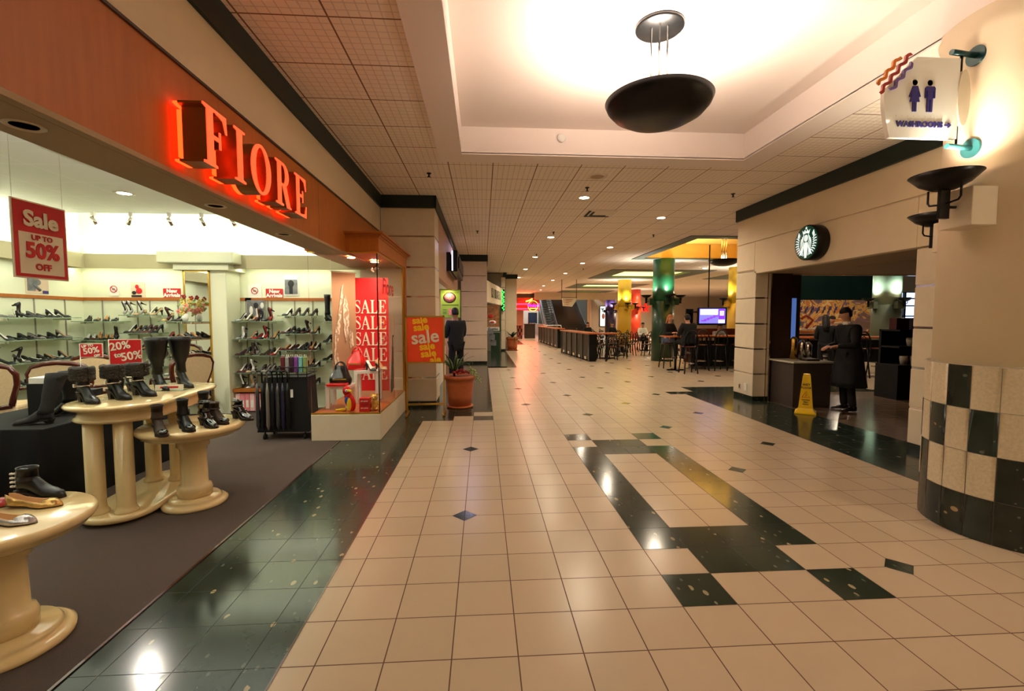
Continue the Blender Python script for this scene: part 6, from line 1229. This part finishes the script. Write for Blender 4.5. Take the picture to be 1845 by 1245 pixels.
lb_ = thing('light_box', 'tall lit advertising light box on the far wall', 'light box', (12.2, 45.95, 1.7)); mb = MB(); mb.box(-.36, .36, -.1, 0, -1.05, 1.05); mb.build('frame', 'black_metal', lb_); mb = MB(); mb.box(-.3, .3, -.12, -.1, -.98, .98); mb.build('panel', 'lightbox', lb_); mb = MB(); mb.ell((0, -.13, .0), .16, .01, .3); mb.build('picture', 'menu_pink', lb_)
t = text('shop_name', 'Tak', 1.2, 'sign_lit_red', (16.0, 45.9, 2.55), '-y', None, ext=.03, bold=.02, shear=.2); tag(t, 'red lit shop name on the far wall behind the green column', 'sign')
area((16, 44.5, 3.2), 1, 30, (1, .3, .2)) if 0 else None
for i, (x, y) in enumerate(((7.4, 17.6), (9.4, 19.0), (10.2, 26), (12, 29))):
    dup(c0, (x, y, CZ), label='lit recessed can light over the food court, ' + ['behind the yellow recess', 'right of the green column', 'behind the second recess', 'farthest right of the recesses'][i])
# ------------------------------------------------------------------ people
def skin_obj(name, verts, edges, rads, m, parent, root=0, sub=2):
    me = bpy.data.meshes.new(name); me.from_pydata([tuple(v) for v in verts], edges, []); o = bpy.data.objects.new(name, me); COL.objects.link(o); me.materials.append(M[m])
    o.modifiers.new('Skin', 'SKIN'); o.modifiers['Skin'].use_smooth_shade = True
    if not me.skin_vertices: me.attributes.new('skin', 'FLOAT', 'POINT') if 0 else None
    for i, r in enumerate(rads):
        sv = me.skin_vertices[0].data[i]; sv.radius = r if isinstance(r, tuple) else (r, r); sv.use_root = (i == root); sv.use_loose = False
    s = o.modifiers.new('Sub', 'SUBSURF'); s.levels = sub; s.render_levels = sub; o.parent = parent; return o
def limb(a, b, r0, r1, n=2):
    return [(a.lerp(b, k / n), r0 + (r1 - r0) * k / n) for k in range(n + 1)]
def person(loc, rz, label, J, top='dark_jacket', legs='trouser', hair='hair_dark', skin='skin', hairlen=0, coat=0, bare_legs=False, female=False, fingers=True, shoes='leather_black', collar=None, scale=1, thick=1.0, group=None):
    """J: joints in metres, x to the person's left... y forward, z up"""
    t = thing('person', label, 'person', loc, rz, group); t.scale = (scale,) * 3
    V = lambda k: Vector(J[k]); verts = []; edges = []; rads = []
    def chain(start, pts):
        p = start
        for c, r in pts: verts.append(c); rads.append(r); edges.append((p, len(verts) - 1)) if p is not None else None; p = len(verts) - 1
        return p
    pel, ch, nk, hd = V('pelvis'), V('chest'), V('neck'), V('head')
    r0 = chain(None, [(pel, (.13, .10))]); c1 = chain(r0, [(pel.lerp(ch, .5), (.12, .09)), (ch, (.14, .10))]); n1 = chain(c1, [(nk, .052)]); up = (hd - nk).normalized()
    h1 = chain(n1, [(nk.lerp(hd, .5), .060), (hd, (.086, .098)), (hd + up * .09, (.070, .080))])
    hands = {}
    for s, k in ((1, 'l'), (-1, 'r')):
        sh, el, wr, hip, kn, an = V('sh_' + k), V('el_' + k), V('wr_' + k), V('hip_' + k), V('kn_' + k), V('an_' + k)
        e = chain(c1, [(sh, .055)] + limb(sh.lerp(el, .3), el, .046, .038, 2) + limb(el.lerp(wr, .3), wr, .036, .024, 2))
        d = (wr - el).normalized(); pm = wr + d * .055; e2 = chain(e, [(pm, (.030, .018))]); hands[k] = (wr, d, pm)
        if fingers:
            side = d.cross(Vector((0, 0, 1))); side = side.normalized() if side.length > .2 else Vector((1, 0, 0)); pn = side.cross(d).normalized()
            for f_, (o_, L_) in enumerate(((-.026, .062), (-.009, .072), (.009, .068), (.026, .052))):
                b = pm + side * o_ + d * .028; chain(e2, [(b, .009), (b + d * L_ * .5 - pn * .012, .008), (b + d * L_ * .78 - pn * .035, .0068)])
            b = wr + d * .025 - side * .03 * s; chain(e, [(b, .012), (b + d * .03 - side * .018 * s - pn * .01, .009), (b + d * .055 - side * .02 * s - pn * .02, .008)])
        f = chain(r0, [(hip, .085)] + limb(hip.lerp(kn, .35), kn, .078, .052, 2) + limb(kn.lerp(an, .3), an, .052, .032, 2)); ft = V('toe_' + k); chain(f, [(an + Vector((0, 0, -.03)), .032), (an.lerp(ft, .6) + Vector((0, 0, -.02)), (.032, .022)), (ft, (.028, .016))])
    body = skin_obj('body', verts, edges, rads, skin, t)
    def M3(): return MB()
    # face
    fw = Vector(J.get('face', (0, 1, 0))).normalized(); sd = fw.cross(up).normalized(); c = hd + up * .03
    mb = MB(); mb.ell(c + fw * .074, .010, .012, .020, 8, 6); mb.build('nose', skin, body)
    for s in (-1, 1): mb = MB(); mb.ell(c + fw * .060 + sd * .028 * s + up * .018, .010, .010, .007, 8, 5); mb.build('eye', 'black_matte', body); mb = MB(); mb.ell(c + sd * .072 * s - fw * .005, .008, .018, .028, 8, 6); mb.build('ear', skin, body)
    mb = MB(); mb.ell(c + fw * .064 - up * .042, .020, .010, .005, 8, 5); mb.build('mouth', 'sign_rust', body)
    # hair
    mb = MB(); hc = c + up * .030 - fw * .016; rs = []; q = Vector((0, 0, 1)).rotation_difference(up)
    for i in range(9):
        a = PI / 2 * i / 8; zz = math.cos(a) if i < 9 else 0; rr = math.sin(a)
        rs.append([hc + q @ Vector((.080 * rr * math.cos(b), .088 * rr * math.sin(b), .082 * zz)) for b in [2 * PI * k / 18 for k in range(18)]])
    back = [(1.0, -.05), (.92, -.085), (.7, -.10)] if hairlen == 0 else [(1.05, -.06), (1.12, -.14), (1.15, -.14 - hairlen * .5), (1.0, -.14 - hairlen)]
    for sc_, dz in back:
        ring = []
        for k in range(18):
            b = 2 * PI * k / 18; p = Vector((.080 * sc_ * math.cos(b), .088 * sc_ * math.sin(b), 0)); off = q.inverted() @ fw; fr = (p.x * off.x + p.y * off.y) / .09
            if fr > .25: p = p * .86; zf = .012
            else: zf = dz
            ring.append(hc + q @ Vector((p.x, p.y, zf)))
        rs.append(ring)
    mb.rings(rs); mb.build('hair', hair, body)
    # clothing: jacket with sleeves, trousers, shoes
    jv, je, jr = [], [], []
    def jc(start, pts):
        p = start
        for c_, r in pts: jv.append(c_); jr.append(r); je.append((p, len(jv) - 1)) if p is not None else None; p = len(jv) - 1
        return p
    k_ = thick; a0 = jc(jc(None, [(pel + Vector((0, -.005, -.10)), (.172 * k_, .135 * k_))]), [(pel + Vector((0, 0, .03)), (.160 * k_, .128 * k_))]); a1 = jc(a0, [(pel.lerp(ch, .55), (.155 * k_, .125 * k_)), (ch, (.175 * k_, .125 * k_))]); jc(a1, [(ch.lerp(nk, .72), (.09, .085))])
    for k in 'lr':
        sh, el, wr = V('sh_' + k), V('el_' + k), V('wr_' + k); jc(a1, [(sh + Vector((0, 0, .005)), .078 * k_)] + limb(sh.lerp(el, .35), el, .068 * k_, .055, 2) + limb(el.lerp(wr, .35), el.lerp(wr, .93), .052, .040, 2))
    skin_obj('jacket', jv, je, jr, top, t)
    if coat:
        mb = MB(); rs = []
        for i in range(9):
            u = i / 8; z = pel.z + .22 - (coat + .22) * u; rx = .19 + .10 * u; ry = .145 + .10 * u
            rs.append([Vector((pel.x + (rx + .010 * math.sin(k * 1.7) * u) * math.cos(2 * PI * k / 28), pel.y + (ry + .012 * math.cos(k * 2.1) * u) * math.sin(2 * PI * k / 28), z)) for k in range(28)])
        mb.rings(rs); mb.build('coat_skirt', top, t)
    if collar: mb = MB(); mb.lathe([(.066, -.02), (.07, .0), (.062, .035), (.055, .03)], seg=18, M_=Matrix.Translation(nk + Vector((0, 0, -.015)))); mb.build('collar', collar, t)
    tv_, te, trr = [], [], []
    def tcn(start, pts):
        p = start
        for c_, r in pts: tv_.append(c_); trr.append(r); te.append((p, len(tv_) - 1)) if p is not None else None; p = len(tv_) - 1
        return p
    b0 = tcn(None, [(pel + Vector((0, 0, -.03)), (.15, .115))])
    for k in 'lr':
        hip, kn, an = V('hip_' + k), V('kn_' + k), V('an_' + k)
        if bare_legs == 'both' or (bare_legs == 'one' and k == 'l'): tcn(b0, [(hip, .098)] + limb(hip.lerp(kn, .35), kn.lerp(hip, .12), .092, .08, 2))
        else: tcn(b0, [(hip, .098)] + limb(hip.lerp(kn, .35), kn, .092, .068, 2) + limb(kn.lerp(an, .3), kn.lerp(an, 1.05), .066, .058, 2))
    skin_obj('trousers', tv_, te, trr, legs, t)
    for k in 'lr':
        an, to = V('an_' + k), V('toe_' + k); d = (to - an); d.z = 0; d = d.normalized(); z0 = to.z - .022; rs = []
        for i in range(7):
            u = i / 6; p = Vector((an.x, an.y, 0)) + d * (-.06 + .25 * u); w_ = interp(u, [0, .2, .6, 1], [.025, .036, .046, .018]); h = interp(u, [0, .35, .7, 1], [.085, .08, .055, .025]); sdv = Vector((-d.y, d.x, 0)); zz = z0 + (an.z - .08 - z0) * (1 - u) * 0
            rs.append([p + sdv * w_ * math.cos(b) + Vector((0, 0, zz + h / 2 + h / 2 * math.sin(b))) for b in [2 * PI * q_ / 12 for q_ in range(12)]])
        mb = MB(); mb.rings(rs); mb.build('shoe', shoes, t)
    return t
def stand(lean=0, arms='down', h=1.75):
    k = h / 1.75
    J = dict(pelvis=(0, 0, .95), chest=(0, .01 + lean, 1.33), neck=(0, .02 + lean * 1.2, 1.50), head=(0, .05 + lean * 1.5, 1.62), sh_l=(-.17, .01 + lean, 1.40), sh_r=(.17, .01 + lean, 1.40), hip_l=(-.09, 0, .90), hip_r=(.09, 0, .90), kn_l=(-.10, .03, .50), kn_r=(.11, .01, .50), an_l=(-.11, -.02, .09), an_r=(.12, -.03, .09), toe_l=(-.13, .14, .03), toe_r=(.15, .12, .03))
    if arms == 'down': J.update(el_l=(-.24, -.02, 1.12), el_r=(.24, -.02, 1.12), wr_l=(-.25, .06, .88), wr_r=(.25, .06, .88))
    elif arms == 'front': J.update(el_l=(-.22, .06, 1.13), el_r=(.22, .06, 1.13), wr_l=(-.10, .30, 1.10), wr_r=(.10, .30, 1.08))
    elif arms == 'table': J.update(el_l=(-.26, .12, 1.14), el_r=(.26, .12, 1.14), wr_l=(-.12, .36, 1.10), wr_r=(.12, .36, 1.10))
    return {a: tuple(c * k for c in b) for a, b in J.items()}
def sit(seat=.74, foot=.30, cross=False):
    z = seat + .10
    J = dict(pelvis=(0, 0, z), chest=(0, .03, z + .36), neck=(0, .05, z + .53), head=(0, .08, z + .64), sh_l=(-.16, .03, z + .44), sh_r=(.16, .03, z + .44), el_l=(-.22, .14, z + .18), el_r=(.22, .14, z + .18), wr_l=(-.10, .36, z + .22), wr_r=(.12, .36, z + .22), hip_l=(-.09, .04, z - .03), hip_r=(.09, .04, z - .03),
             kn_l=(-.11, .44, z - .01), kn_r=(.11, .44, z - .03), an_l=(-.11, .46, z - .44), an_r=(.12, .46, z - .44), toe_l=(-.12, .62, z - .50), toe_r=(.13, .62, z - .50))
    if cross: J.update(kn_r=(-.02, .46, z + .06), an_r=(-.16, .56, z - .30), toe_r=(-.2, .70, z - .38))
    if foot == 0: J.update(an_l=(-.11, .40, .09), an_r=(.12, .40, .09), toe_l=(-.12, .56, .03), toe_r=(.13, .56, .03))
    return J
person((-.60, 10.4, 0), R(28), 'person in black hooded jacket seen from behind at the takeaway counter', stand(0, 'front', 1.78), top='dark_jacket', hair='hair_dark', skin='skin_dark', thick=1.22)
J = stand(.02, 'front', 1.72); J['head'] = (0, .085, 1.59); J['face'] = (0, 1, -.25)
person((6.08, 7.22, 0), R(84), 'person in long black overcoat facing left at the coffee shop counter', J, top='coat_black', coat=.52, thick=1.2, collar='white')
J = sit(.70, .3); J['face'] = (.5, 1, 0)
person((5.72, 13.83, .04), R(200), 'person with reddish hair and black top sitting at the bar table', sit(.74, .3, True), top='coat_black', legs='denim', hair='hair_red', hairlen=.14, bare_legs='one', female=True, shoes='shoe_grey')
person((5.75, 12.47, .04), R(8), 'person in black jacket seen from behind at the bar table', sit(.74, .3), top='coat_black', legs='black_cloth', hair='hair_dark', thick=1.4)
person((8.7, 11.1, 0), R(-30), 'person with long black hair beyond the coffee shop counter', stand(.03, 'front', 1.62), top='coat_black', hair='hair_dark', hairlen=.22)
person((9.9, 12.5, 0), R(170), 'person in dark red jacket leaning on the orange bar behind the overcoat', stand(.05, 'table', 1.60), top='shoe_burgundy', hair='hair_dark')
person((5.4, 23.42, 0), R(180), 'person with long dark hair seated behind the divider counter', sit(.46, 0), top='coat_black', hair='hair_dark', hairlen=.25)
person((6.8, 23.82, 0), R(180), 'person with short dark hair seated left of the yellow column', sit(.46, 0), top='dark_jacket')
person((7.7, 21.72, 0), R(180), 'person in white shirt seated before the red column', sit(.46, 0), top='white')
person((9.3, 23.32, 0), R(180), 'person in dark jacket seated right of the yellow column', sit(.46, 0), top='coat_black')
person((7.9, 14.9, 0), R(180), 'person in grey top seated behind the bar counter below the television', sit(.50, 0), top='shoe_grey', skin='skin_dark')
